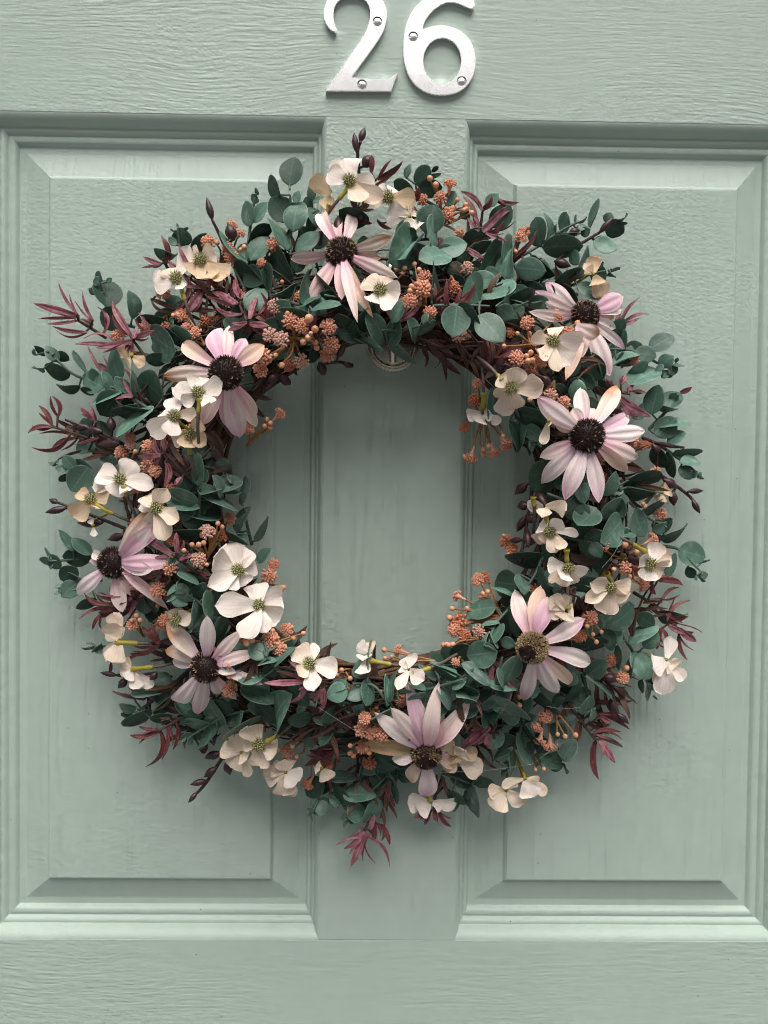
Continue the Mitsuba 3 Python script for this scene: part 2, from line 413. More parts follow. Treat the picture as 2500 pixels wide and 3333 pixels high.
PROFILE = [(0, 0.0), (0.06, 0.0002), (0.14, 0.0010), (0.22, 0.0023), (0.29, 0.0041), (0.34, 0.0060), (0.37, 0.0076), (0.39, 0.0082), (0.42, 0.0080), (0.47, 0.0079),
           (0.53, 0.0084), (0.58, 0.0093), (0.62, 0.0106), (0.645, 0.0111), (0.68, 0.0106), (0.74, 0.0103), (0.82, 0.0104), (0.88, 0.0109), (0.93, 0.0121), (0.965, 0.0138), (1.0, 0.0143)]
for ip, (u0, u1, wl, wr, li, ri) in enumerate(PAN):
    t, b = TOP + 88, BOT - 88
    holder = fresh('door__panel')
    outer = [(u0, TOP), (u1, TOP), (u1, BOT), (u0, BOT)]
    inner = [(li, t), (ri, t), (ri, b), (li, b)]
    for k in range(4):
        A, B, C, D = outer[k], outer[(k + 1) % 4], inner[(k + 1) % 4], inner[k]
        n = 60
        rows = []
        for s, y in PROFILE:
            p = np.array(A) * (1 - s) + np.array(D) * s
            q = np.array(B) * (1 - s) + np.array(C) * s
            rows.append([uvp(*(p * (1 - e) + q * e), y + 0.0003) for e in np.linspace(0, 1, n)])
        v = np.array(rows)
        # brushed paint never lies quite straight
        wob = (noise_np := __import__('meshkit').fbm)(v.reshape(-1, 3) * [38, 1, 38] + ip * 9 + k * 3, 3).reshape(v.shape[:2]) - 0.5
        fade = np.sin(np.linspace(0, np.pi, len(PROFILE)))[:, None] * np.sin(np.linspace(0, np.pi, n))[None, :] ** 0.3
        v[..., 1] += wob * 0.0011 * fade
        put(f'{holder}__moulding', (v.reshape(-1, 3), grid_faces(len(PROFILE), n)), 'moulding_paint', smooth=True)
    # raised panel: flat lip, sloping bevel, small rounded step, field
    rings = [(-6, 0.0144), (20, 0.0144), (26, 0.0141), (101, 0.0084), (104, 0.0081), (107, 0.0070), (110, 0.0058), (114, 0.0050), (118, 0.0048)]
    pts = []
    kl, kr, kt, kb = [x / 118 for x in ((118, 122, 116, 108), (127, 101, 116, 108))[ip]]
    for d, y in rings:
        pts += [uvp(li + d * kl, t + d * kt, y), uvp(ri - d * kr, t + d * kt, y), uvp(ri - d * kr, b - d * kb, y), uvp(li + d * kl, b - d * kb, y)]
    f = []
    for k in range(len(rings) - 1):
        for i in range(4):
            a, c = 4 * k + i, 4 * k + (i + 1) % 4
            f += [[a, c + 4, c], [a, a + 4, c + 4]]
    e = 4 * (len(rings) - 1)
    f += [[e, e + 2, e + 1], [e, e + 3, e + 2]]
    put(f'{holder}__raised_field', (np.array(pts), np.array(f)), 'panel_paint', smooth=False)

# ------------------------------------------------------------------ house number 26
def nsrc(x, y):
    return world((1000 + x * 600 / 1659, y * 600 / 1659), 0.004)


def curve2(pts, n=7):
    """Corner points are given as (x, y, 1)."""
    out, run = [], []
    def flush(r):
        return [tuple(q) for q in spline([x[:2] for x in r], max(2, n * (len(r) - 1)))][:-1] if len(r) > 1 else []
    k = next(i for i, p in enumerate(pts) if len(p) == 3)
    pts = pts[k:] + pts[:k + 1]
    for p in pts:
        run.append(p)
        if len(p) == 3 and len(run) > 1:
            out += flush(run)
            run = [p]
    return out


TWO = [(256, 296, 1), (205, 262), (165, 200), (150, 120), (165, 35), (210, -35), (290, -90), (400, -112), (520, -102), (620, -60), (688, 20), (714, 110), (708, 200), (678, 295), (615, 400), (500, 560), (404, 692, 1),
       (560, 706), (700, 712), (755, 692), (814, 657, 1), (755, 826, 1), (165, 822, 1), (195, 770), (270, 665), (350, 550), (445, 415), (520, 300), (558, 195), (568, 110), (550, 42), (508, -8), (455, -32), (400, -38), (335, -26),
       (278, 14), (245, 70), (235, 140), (242, 205), (262, 262)]
SIX = [(1040, 262, 1), (1046, 225), (1068, 175), (1120, 108), (1195, 50), (1275, 22), (1350, 32), (1420, 60), (1470, 78), (1498, 62), (1506, 35), (1494, 0), (1445, -45), (1330, -78), (1200, -72), (1085, -30), (985, 50), (920, 150),
       (880, 280), (866, 420), (872, 540), (900, 650), (950, 740), (1020, 806), (1110, 848), (1210, 860), (1310, 848), (1400, 806), (1470, 728), (1506, 630), (1515, 530), (1495, 420), (1440, 328), (1350, 260), (1240, 228), (1130, 234)]
HOLE = [(1215 + 171 * math.cos(a), 548 + 203 * math.sin(a)) for a in np.linspace(0, 2 * np.pi, 72, endpoint=False)]


def number(root, outline, hole, screws, label):
    labels[root] = {'label': label, 'category': 'house number'}
    flat = lambda pp: [(lambda w: (w[0], w[2]))(nsrc(*q[:2])) for q in pp]
    poly = Polygon(flat(outline), [flat(hole)] if hole else []).buffer(0)
    th, steps = 0.0042, [(0.0, 0.0), (0.0034, 0.0), (0.0037, 0.00008), (0.0039, 0.0002), (0.0042, 0.00045)]
    body = m3.Manifold()
    for (a, _), (b, i) in zip(steps[:-1], steps[1:]):
        p = poly.buffer(-i)
        rings_ = [np.array(p.exterior.coords)[:-1]] + [np.array(q.coords)[:-1] for q in p.interiors]
        body = body + m3.CrossSection(rings_, m3.FillRule.EvenOdd).extrude(b - a).translate([0, 0, a])
    for s in screws:
        w = nsrc(*s)
        body = body - m3.Manifold.cylinder(0.004, 0.0034, 0.0036, 40).translate([w[0], w[2], 0.0028])
    m = body.to_mesh()
    v = m.vert_properties[:, :3]
    v = np.stack([v[:, 0], -v[:, 2] - 0.0002, v[:, 1]], 1)
    put(root + '__numeral', (v, m.tri_verts[:, ::-1]), 'nickel', smooth=25)
    for k, s in enumerate(screws):
        w = nsrc(*s)
        dome = m3.Manifold.sphere(0.0060, 64).translate([0, 0, -0.0051]) ^ m3.Manifold.cylinder(0.004, 0.0030, 0.0030, 48)
        slot = m3.Manifold.cube([0.012, 0.0007, 0.002], True).translate([0, 0, 0.0012]).rotate([0, 0, (4, 14, 12, 2)[k] if root == 'house_number_digit' else (12, 5)[k]])
        dm = (dome - slot).to_mesh()
        sv = dm.vert_properties[:, :3]
        put(root + '__screw', (np.stack([sv[:, 0] + w[0], -sv[:, 2] - 0.0036, sv[:, 1] + w[2]], 1), dm.tri_verts[:, ::-1]), 'nickel', smooth=30)


number('house_number_digit', curve2(TWO), None, [(632, 195), (494, 762)], 'polished metal digit 2 screwed to the door, left digit of the house number')
number('house_number_digit_001', curve2(SIX), HOLE, [(955, 330), (1391, 732)], 'polished metal digit 6 screwed to the door, right digit of the house number')

# ------------------------------------------------------------------ the knocker that carries the wreath
labels['door_knocker'] = {'label': 'round nickel door knocker half hidden behind the top of the wreath', 'category': 'door knocker'}
kc = world((1280, 1126), 0.004)


def lathe_y(c, prof, n=48):
    """Revolved about the axis that points out of the door: prof (radius, stand-off)."""
    a = np.arange(n) * 2 * np.pi / n
    v = np.vstack([np.stack([c[0] + r * np.cos(a), np.full(n, c[1] - h), c[2] + r * np.sin(a)], 1) for r, h in prof])
    i, j = np.meshgrid(np.arange(len(prof) - 1), np.arange(n), indexing='ij')
    k, k2 = (i * n + j).ravel(), (i * n + (j + 1) % n).ravel()
    return v, np.vstack([np.stack([k, k2, k2 + n], 1), np.stack([k, k2 + n, k + n], 1)])


kc0 = np.array([kc[0], -0.0008, kc[2]])
put('door_knocker__backplate', lathe_y(kc0, [(0.0185, 0), (0.0187, 0.0018), (0.0180, 0.0030), (0.0168, 0.0030), (0.0163, 0.0024), (0.0158, 0.0036), (0.0148, 0.0044), (0.0138, 0.0042), (0.0130, 0.0034), (0.0, 0.0034)]), 'old_nickel', smooth=35)
put('door_knocker__post', lathe_along(kc0 + [0, -0.003, -0.012], kc0 + [-0.001, -0.012, 0.016], 0.0056, [(0, 0.0), (0.02, 0.9), (0.3, 0.95), (0.8, 0.8), (1, 0.8)], 20), 'old_nickel', smooth=40)
put('door_knocker__striker', lathe_along(kc0 + [-0.003, -0.012, 0.012], kc0 + [-0.003, -0.014, 0.036], 0.015, [(0, 0.0), (0.04, 0.45), (0.18, 0.75), (0.3, 0.6), (0.4, 0.55), (0.55, 0.95), (0.7, 1.0), (0.88, 0.7), (1, 0.0)], 24), 'old_nickel', smooth=40)
put('door_knocker__hanger', tube([kc0 + [-0.003, -0.006, 0.030], kc0 + [-0.003, -0.020, 0.038], kc0 + [-0.003, -0.026, 0.050], kc0 + [-0.003, -0.012, 0.060], kc0 + [-0.003, 0.000, 0.056]], 0.003, 0.003, 16, 10), 'old_nickel', smooth=40)

# ------------------------------------------------------------------ the wreath
labels['wreath'] = {'label': 'round artificial flower wreath of eucalyptus, pink coneflowers and white blossom on a vine ring', 'category': 'wreath'}

# Each sprig: tile of the survey | stem points | leaves as base x, y, tip x, y, width, shade (0 dark .. 3 frosted)
SPRIGS = '''
B|265,830 272,600 265,440|262,415,290,232,140,0;205,475,132,360,78,0;265,625,150,490,150,0;285,690,330,500,138,1;245,800,165,590,85,1;300,822,448,705,92,1;290,975,145,800,140,0;402,505,380,418,52,1;400,560,352,480,70,0;420,660,395,540,90,1;450,480,405,520,30,2;300,520,318,440,50,2
B|5,880 30,640 62,450|20,742,158,655,88,0;35,655,5,510,82,1;30,865,135,715,112,1;45,632,120,508,72,2;45,520,55,470,52,0;62,470,66,425,26,0
B|170,1080 350,1130 470,1070|325,1112,390,940,115,1;435,1068,552,1060,66,0;330,1145,446,1082,22,1;390,1162,575,1138,48,1;390,1190,210,1138,55,1;310,1000,165,1085,52,1;20,1175,110,1030,125,1;0,925,110,1010,135,0;140,1085,110,905,62,0;560,1090,430,960,60,0
B|1170,735 1040,740 930,790|1080,700,1130,520,172,0,14;1118,790,1105,590,56,2,14;1225,830,1042,850,118,2,8;1150,800,1330,755,125,2,5;995,700,865,870,200,1,8;1025,712,900,700,95,0,14;1040,740,960,860,72,2,13;935,770,875,785,55,2;990,650,900,690,90,1;560,560,740,640,120,0
B|550,1310 700,1300 850,1280 960,1275 1130,1230|645,1335,555,1190,135,0;620,1290,780,1130,86,0;835,1362,745,1172,112,1;850,1365,930,1205,105,1;880,1240,965,1065,76,1;630,1320,815,1425,50,1;880,1330,1015,1475,56,1;970,1215,1025,1342,72,1;1075,1190,1035,1335,92,1;1062,1240,1095,1180,42,1;1100,1240,1140,1222,24,1;690,1310,560,1300,120,0
B|1120,1135 1280,1130 1500,1138|1400,1115,1350,950,150,1;1410,1100,1572,985,108,2;1265,1130,1240,1325,180,1;1270,1120,1400,1287,112,0;1395,1190,1545,1338,160,1;1510,1140,1602,1210,102,1;1110,1120,1180,908,108,0;1540,1110,1580,1050,60,1
B|1180,560 1050,480 1015,400|1010,455,885,390,95,0;1012,405,1110,300,108,0;960,370,985,283,42,1;1030,440,1180,425,112,0;1118,345,1156,345,34,0;1115,330,1158,300,28,0;1200,535,1258,445,75,1;1470,660,1592,530,132,0;1440,540,1515,460,72,2;1290,560,1340,610,60,0
C|110,560 400,410 600,280 750,205|480,372,440,192,118,0;505,362,523,165,42,1;600,290,645,165,78,0;590,300,728,312,36,1;488,378,734,375,138,1;350,560,505,475,130,0;325,500,510,525,138,1;420,430,572,540,88,0;110,545,240,365,140,0;245,485,285,310,68,1;300,390,282,540,90,2;690,275,758,250,40,1;570,290,572,240,14,1;685,230,690,180,14,1;700,230,760,202,14,0
C|600,600 700,560 780,540 900,510|775,260,820,82,42,1;868,240,978,292,112,0;870,230,900,168,62,0;795,342,934,392,95,2;690,565,780,372,56,1;555,605,720,495,76,0;775,545,892,540,112,0;790,500,856,470,52,0;695,610,854,678,88,1;600,600,708,715,74,0;720,300,778,270,62,1;905,515,948,505,20,0;890,530,928,555,18,0;935,215,1005,180,14,0;960,230,1000,235,18,0;660,400,700,480,70,1
C|700,660 400,720|280,690,445,690,130,0;320,742,388,712,42,1;520,600,560,700,70,0
C|850,990 1040,1000 1200,1080 1320,1085|860,942,992,815,98,0;1130,992,1282,908,112,3;1040,1010,1175,1030,108,3;905,1092,1072,1022,52,2;1180,1108,1008,1200,122,2;1010,1130,1130,1068,72,1;1190,1092,1275,1030,88,2;1205,1160,1250,1120,52,2;1240,1130,1300,1100,62,1;1260,1160,1250,1130,40,1;1280,1090,1338,1085,24,1;1290,1070,1300,1040,24,1;1175,1130,1215,1080,40,2;930,1060,990,1020,60,0
C|900,960 820,1060|852,1172,738,1010,140,0;880,1120,870,1010,60,0
C|1130,1470 1270,1320 1310,1250|1140,1382,1190,1203,118,1;1250,1345,1288,1228,132,1;1265,1300,1295,1250,60,2;1175,1325,1302,1358,36,1;1190,1462,1378,1438,58,2;1170,1510,1292,1400,132,1;1240,1552,1353,1492,78,2;1100,1330,1040,1400,70,1
C|310,1370 380,1450 440,1540 490,1575|360,1350,526,1440,120,0;300,1420,342,1612,68,1;370,1560,388,1428,36,2;400,1465,495,1520,92,1;425,1518,430,1602,38,2;470,1545,480,1575,18,1;180,1225,220,1445,72,1;340,1380,330,1330,40,1
E|700,600 600,560|655,385,535,545,190,0
E|980,430 1090,600 1230,720 1330,750|940,578,1022,432,75,1;1095,480,1268,470,108,0;1085,522,1272,590,105,0;905,650,790,760,158,1;920,718,1045,580,62,1;1182,668,1314,620,66,0;960,765,1115,670,140,0;1055,725,960,855,150,1;1130,660,1195,825,112,1;1110,800,1060,820,60,1;1090,800,1085,770,40,2;1240,772,1300,725,52,1;1305,760,1330,770,16,1;720,690,820,590,145,0;900,730,1080,690,140,0;1035,640,1055,560,110,0
E|1280,270 1420,370 1545,470|1250,280,1322,412,92,0;1330,312,1360,472,62,0;1375,310,1542,320,62,0;1405,378,1532,380,65,2;1405,402,1472,478,72,1;1470,470,1510,430,40,1;1510,470,1540,440,30,1;1530,465,1548,478,18,1
E|1270,860 1320,800|1290,838,1460,758,46,0;1262,795,1366,718,64,0;1240,790,1330,740,60,1
E|1300,880 1400,900 1490,990 1560,1060|1395,905,1557,945,150,2;1328,1062,1382,918,62,1;1445,1010,1502,1072,64,0;1510,1060,1580,1052,52,1;1540,970,1582,966,14,0;1530,1060,1560,1092,20,1;1500,1060,1508,1085,20,1
E|590,930 520,1080 370,1260|570,920,368,990,132,0;580,870,655,970,58,0;440,1112,288,1090,165,0;445,1045,482,1165,80,1;280,1130,402,1190,30,2;560,1000,602,1172,58,0
E|400,1240 300,1350 255,1480|305,1250,135,1290,116,1;215,1355,326,1345,30,2;332,1350,300,1472,76,1;380,1240,412,1432,58,0;312,1515,125,1540,172,1;330,1440,420,1482,72,0;152,1480,32,1532,95,0;232,1480,265,1395,24,2;270,1395,300,1500,26,2;440,1200,330,1215,80,0
H|290,900 370,840 410,720 440,590|440,790,535,625,112,1;345,790,526,802,72,2;378,850,548,980,168,1;188,665,352,800,82,3;382,830,288,930,120,0;285,900,178,985,95,1;270,892,165,850,40,1;400,700,455,800,70,1
H|0,815 110,790 200,740 280,680|40,795,122,942,72,3;130,795,300,830,62,0;8,650,156,738,40,2;60,700,192,680,72,0;200,740,260,760,40,1
H|560,1000 530,1100 470,1280|620,810,748,962,82,0;550,1000,650,1162,62,0;518,1080,606,1266,76,1;380,1245,482,1185,42,1;480,1250,428,1342,42,1;480,1200,502,1332,42,1;400,1080,512,1165,130,0;460,1270,430,1300,30,1
H|740,1040 760,1180|655,1215,800,1240,140,0;800,1252,872,1118,100,3;720,1030,822,1110,102,0;810,1270,815,1315,20,0;720,1290,800,1270,60,0
H|915,720 950,850 990,930|920,970,960,855,72,1;930,740,1105,885,42,1;800,892,892,770,52,0;960,1012,985,930,36,1;930,740,1052,640,110,0;990,930,1020,910,20,0;870,720,830,800,60,1
H|1120,450 1220,600 1340,860|1205,600,1340,752,128,2;1192,548,1366,428,92,2;1222,315,1080,450,118,1;1130,550,1125,702,46,1;1230,610,1190,752,42,1;1308,755,1396,770,56,0;1270,760,1275,842,36,1;1308,780,1312,886,36,1;1330,790,1386,840,36,1;1280,570,1362,465,90,1;860,545,1062,540,82,0;1370,350,1546,390,80,0;1250,360,1342,440,100,0;1345,860,1356,880,16,0
G|600,640 560,600 480,515 320,510|330,530,212,592,124,2;440,540,328,600,90,1;460,480,448,642,86,1;455,465,492,284,66,1;570,642,560,450,36,2;605,600,622,398,56,1;590,660,430,775,46,1;350,520,190,560,70,1
G|650,560 800,545 930,510 1060,470|700,500,802,545,44,2;700,620,802,562,52,1;760,390,856,502,50,3;828,375,1012,462,50,1;880,410,1032,420,62,0;640,555,720,560,26,1;1050,470,960,540,60,1
F|1210,830 1000,860 880,890 640,1035|990,712,1182,800,96,1;880,945,785,778,92,1;828,790,946,858,66,0;785,925,648,930,66,1;855,945,724,1080,70,1;850,960,740,1088,58,1;1110,880,918,1015,85,1;1000,860,920,1022,34,2;695,990,624,1022,46,1;690,1000,680,1058,36,1;655,1025,615,1045,20,1;1080,800,1202,920,100,0;1215,972,1245,765,80,1;1268,700,1392,820,98,0
F|1250,650 1200,600 1140,530|1130,545,1040,450,112,1;1190,592,1320,448,95,1;1125,655,952,620,102,2;1085,585,1200,545,40,2;1120,500,1085,440,48,2;1150,500,1192,455,42,1;1140,500,1135,430,26,1;1210,620,1110,600,60,0
F|860,330 740,210 650,150|600,95,690,200,88,1;570,150,665,220,92,2;545,150,600,120,40,2;690,175,772,88,92,0;800,318,785,128,76,1;700,205,700,382,66,1;872,280,850,442,86,0;820,110,905,278,82,0;610,20,722,110,52,1;610,160,545,190,30,2;620,140,600,80,30,2
F|510,760 360,860|360,832,248,830,62,1;440,840,278,952,82,0;605,735,490,898,92,0;330,865,265,892,46,0;322,748,512,742,44,1;440,905,572,880,60,0
F|170,470 30,485|150,450,90,505,20,1;100,470,30,485,14,1;160,490,110,500,40,1;110,470,60,440,10,1
D|500,1310 350,1330 170,1340|452,1322,278,1318,112,0;350,1282,258,1150,56,1;455,1305,338,1205,78,1;200,1300,275,1382,72,0;225,1335,142,1335,50,1;215,1310,180,1255,16,1;220,1350,210,1385,18,1
D|520,1450 400,1500 250,1530|372,1380,268,1450,112,0;375,1470,278,1552,115,1;420,1460,305,1412,36,1;490,1570,365,1622,62,0;270,1525,230,1530,22,1;265,1500,250,1480,40,1
D|520,920 400,830 300,780 200,750|440,770,335,918,160,1;362,790,290,705,75,1;312,790,238,778,46,1;322,815,262,858,46,0;350,740,462,780,52,1;245,765,200,748,22,1;240,745,260,735,18,1
D|860,470 640,320 430,250 330,205 200,80|332,210,165,190,96,0;255,145,185,48,72,1;240,88,322,130,64,0;190,100,112,50,42,0;170,186,108,180,20,0;425,208,348,72,40,1;530,300,395,225,142,2;630,255,562,55,92,1;560,325,530,188,62,2;390,290,246,296,52,0;470,342,390,298,42,0;640,328,438,395,46,2;625,325,510,465,168,0;715,352,690,188,50,1;890,375,745,245,150,0;615,545,832,458,100,2;600,452,722,425,92,0;690,425,842,455,62,0;480,255,458,183,62,2;120,105,108,65,20,0
A|1120,1620 1085,1480 1040,1380|1055,1560,870,1455,178,1;1050,1450,1140,1455,110,1;1110,1502,975,1450,76,0;1040,1410,1015,1370,46,1;1132,1575,1040,1605,40,0;1020,1385,1045,1345,30,1
A|810,1410 740,1380 650,1250 595,1110|640,1290,650,1130,172,0;795,1362,780,1190,82,1;745,1395,588,1318,140,0;1012,1378,818,1360,92,0;615,1145,570,1085,52,0;580,1210,535,1180,46,0;610,1150,560,1150,40,0;640,1140,670,1115,30,1;560,1130,595,1140,60,1
A|1180,1010 1087,940 1065,790|1090,932,1087,815,118,0;1160,965,1240,850,96,0;1062,922,1012,870,46,1;1052,985,925,935,62,1;1068,812,1060,788,14,1;1100,820,1130,815,20,1;1040,835,1020,822,14,1
A|1480,1200 1400,1050|1400,1052,1588,1170,140,0;1480,1032,1328,828,44,1;1500,1362,1568,1175,140,1;1580,1190,1590,1060,72,0;1450,1350,1400,1280,80,0
D|1100,1080 1105,960 1108,880|1100,888,1098,688,86,1;1097,985,925,908,100,1;1105,1022,908,970,86,2;1115,950,1312,1005,92,3;1235,960,1185,822,56,3;1225,930,1325,830,130,3;1110,940,1222,900,72,1;1260,940,1330,930,50,2;1010,1055,1236,1080,52,1;910,1162,1116,1165,56,0;990,1060,1130,1130,112,0;1270,1160,1372,1262,62,1;1290,870,1290,830,40,3
D|1420,1240 1390,1120 1370,1000|1355,1002,1396,833,56,3;1328,1172,1412,1008,70,3;1430,1222,1517,1068,46,1;1458,1352,1532,1262,62,1;1390,1180,1330,1200,40,1
G|200,1040 160,1200 120,1280|190,1085,78,1180,132,0;130,1240,232,1262,88,1;125,1262,90,1255,22,1;125,1270,92,1300,22,1;140,1280,150,1310,24,1;115,1290,120,1312,18,1
G|560,1070 510,1120 400,1230 310,1350|215,1070,392,1088,76,3;275,1115,342,1282,72,0;308,1178,499,1165,102,2;345,1225,435,1335,112,2;520,1190,450,1355,88,1;480,1020,548,1120,102,0;588,1045,646,1222,46,1;495,930,632,1032,122,0;440,960,418,1092,42,0;350,1310,290,1305,46,1;345,1330,310,1365,24,1;340,1325,365,1350,24,1
G|900,1040 1080,1110|945,1060,1112,1090,132,0;1100,1130,1090,1312,102,3;960,1150,1032,1232,72,0;1110,1060,1202,1130,82,0;1000,1200,985,1280,26,0;1030,1180,1060,1240,30,0
E|560,250 470,110 400,60|400,65,620,130,115,0;380,130,445,318,68,1;455,260,475,135,36,2;480,170,590,230,95,1;510,240,520,310,36,2
'''
SPRIGS = [[q.strip() for q in l.split('|')] for l in SPRIGS.strip().split('\n')]

# Coneflowers: tile, centre, disc radius, lean of the face (right, down), extra stand-off mm, share of gold, words; petals tip x, y, width, colour, droop mm
CONES = [
 ('B', 578, 828, 100, 0.05, 0.25, 12, 0.35, 'coneflower at the top of the wreath beside a cream blossom',
  '425,535,84,p,4;650,548,80,l,4;525,600,80,d,10;262,858,84,d,10;365,1108,92,d,16;655,1172,72,p,0;722,1150,78,h,4;888,965,88,p,-2;862,715,84,o,4;810,850,74,h,10;575,1100,92,d,16'),
 ('D', 1262, 213, 104, -0.05, 0.1, 13, 0.12, 'coneflower at the upper left of the wreath above two small white blossoms',
  '1160,-95,130,r,4;1280,-70,72,p,4;1010,35,98,h,2;1490,40,108,h,2;880,232,100,o,6;1118,522,110,d,6;1275,570,100,r,12;1345,607,126,l,2;1440,520,84,p,4;1448,470,84,p,8;1215,-20,110,h,8;1385,0,84,r,8'),
 ('C', 755, 790, 90, 0.30, 0.1, 12, 0.30, 'half hidden coneflower at the upper right of the wreath with a folded orange petal',
  '512,588,92,l,6;446,652,92,l,3;432,768,72,w,6;970,672,112,r,2;1000,742,72,w,5;930,800,62,h,6;928,862,60,w,6;1000,982,60,l,3;895,1142,110,l,2;640,1158,88,h,8;700,1060,90,d,10;700,700,110,d,10;842,912,96,o,-15,690,846'),
 ('E', 855, 222, 106, 0.08, 0.08, 16, 0.08, 'largest open coneflower on the right of the wreath with a black cone',
  '553,-5,122,l,2;812,-68,98,w,3;765,55,80,p,7;1040,-98,106,o,3;1135,70,86,r,6;1230,178,106,w,2;1212,368,112,p,1;1090,424,82,h,6;915,612,100,l,2;714,592,116,l,4;560,512,106,w,1;566,350,90,p,4;655,130,84,h,9;880,30,66,p,9'),
 ('D', 568, 1350, 97, -0.55, 0.10, 13, 0.14, 'coneflower at the left edge of the wreath turned to face left',
  '800,1028,112,o,4;815,1140,100,w,-1;898,1112,100,r,4;935,1340,104,r,3;848,1382,92,w,-3;450,1285,62,w,6;455,1335,52,r,9;362,1542,92,w,2;640,1647,104,p,0;885,1588,66,d,6;710,1545,90,d,10'),
 ('F', 778, 593, 98, 0.0, 0.05, 14, 0.18, 'coneflower at the lower left of the wreath with two orange tipped petals',
  '540,345,112,o,3;503,455,98,o,4;588,558,72,w,7;780,278,98,w,2;968,392,82,p,3;1048,505,82,p,5;952,622,62,w,5;1112,695,62,l,9;556,846,104,l,1;732,902,104,l,1;872,772,72,w,5;962,792,54,p,9'),
 ('H', 610, 575, 102, -0.12, 0.22, 15, 0.95, 'coneflower at the lower right of the wreath with a golden speckled cone',
  '508,220,100,p,3;655,188,112,h,5;705,268,104,r,2;932,394,112,l,1;990,672,106,w,0;842,782,82,h,4;766,852,106,w,2;560,892,92,l,3;655,800,82,d,9'),
 ('G', 805, 940, 96, 0.0, 0.35, 15, 0.62, 'coneflower at the bottom of the wreath with a half golden cone',
  '592,648,92,p,5;530,715,102,w,3;722,578,112,r,3;848,588,102,p,2;1038,662,114,p,2;442,868,92,v,3;605,965,96,w,-4;690,1110,90,h,-2;808,1210,116,l,-5;1000,992,92,h,8;900,700,90,d,9;930,880,80,d,9'),
]

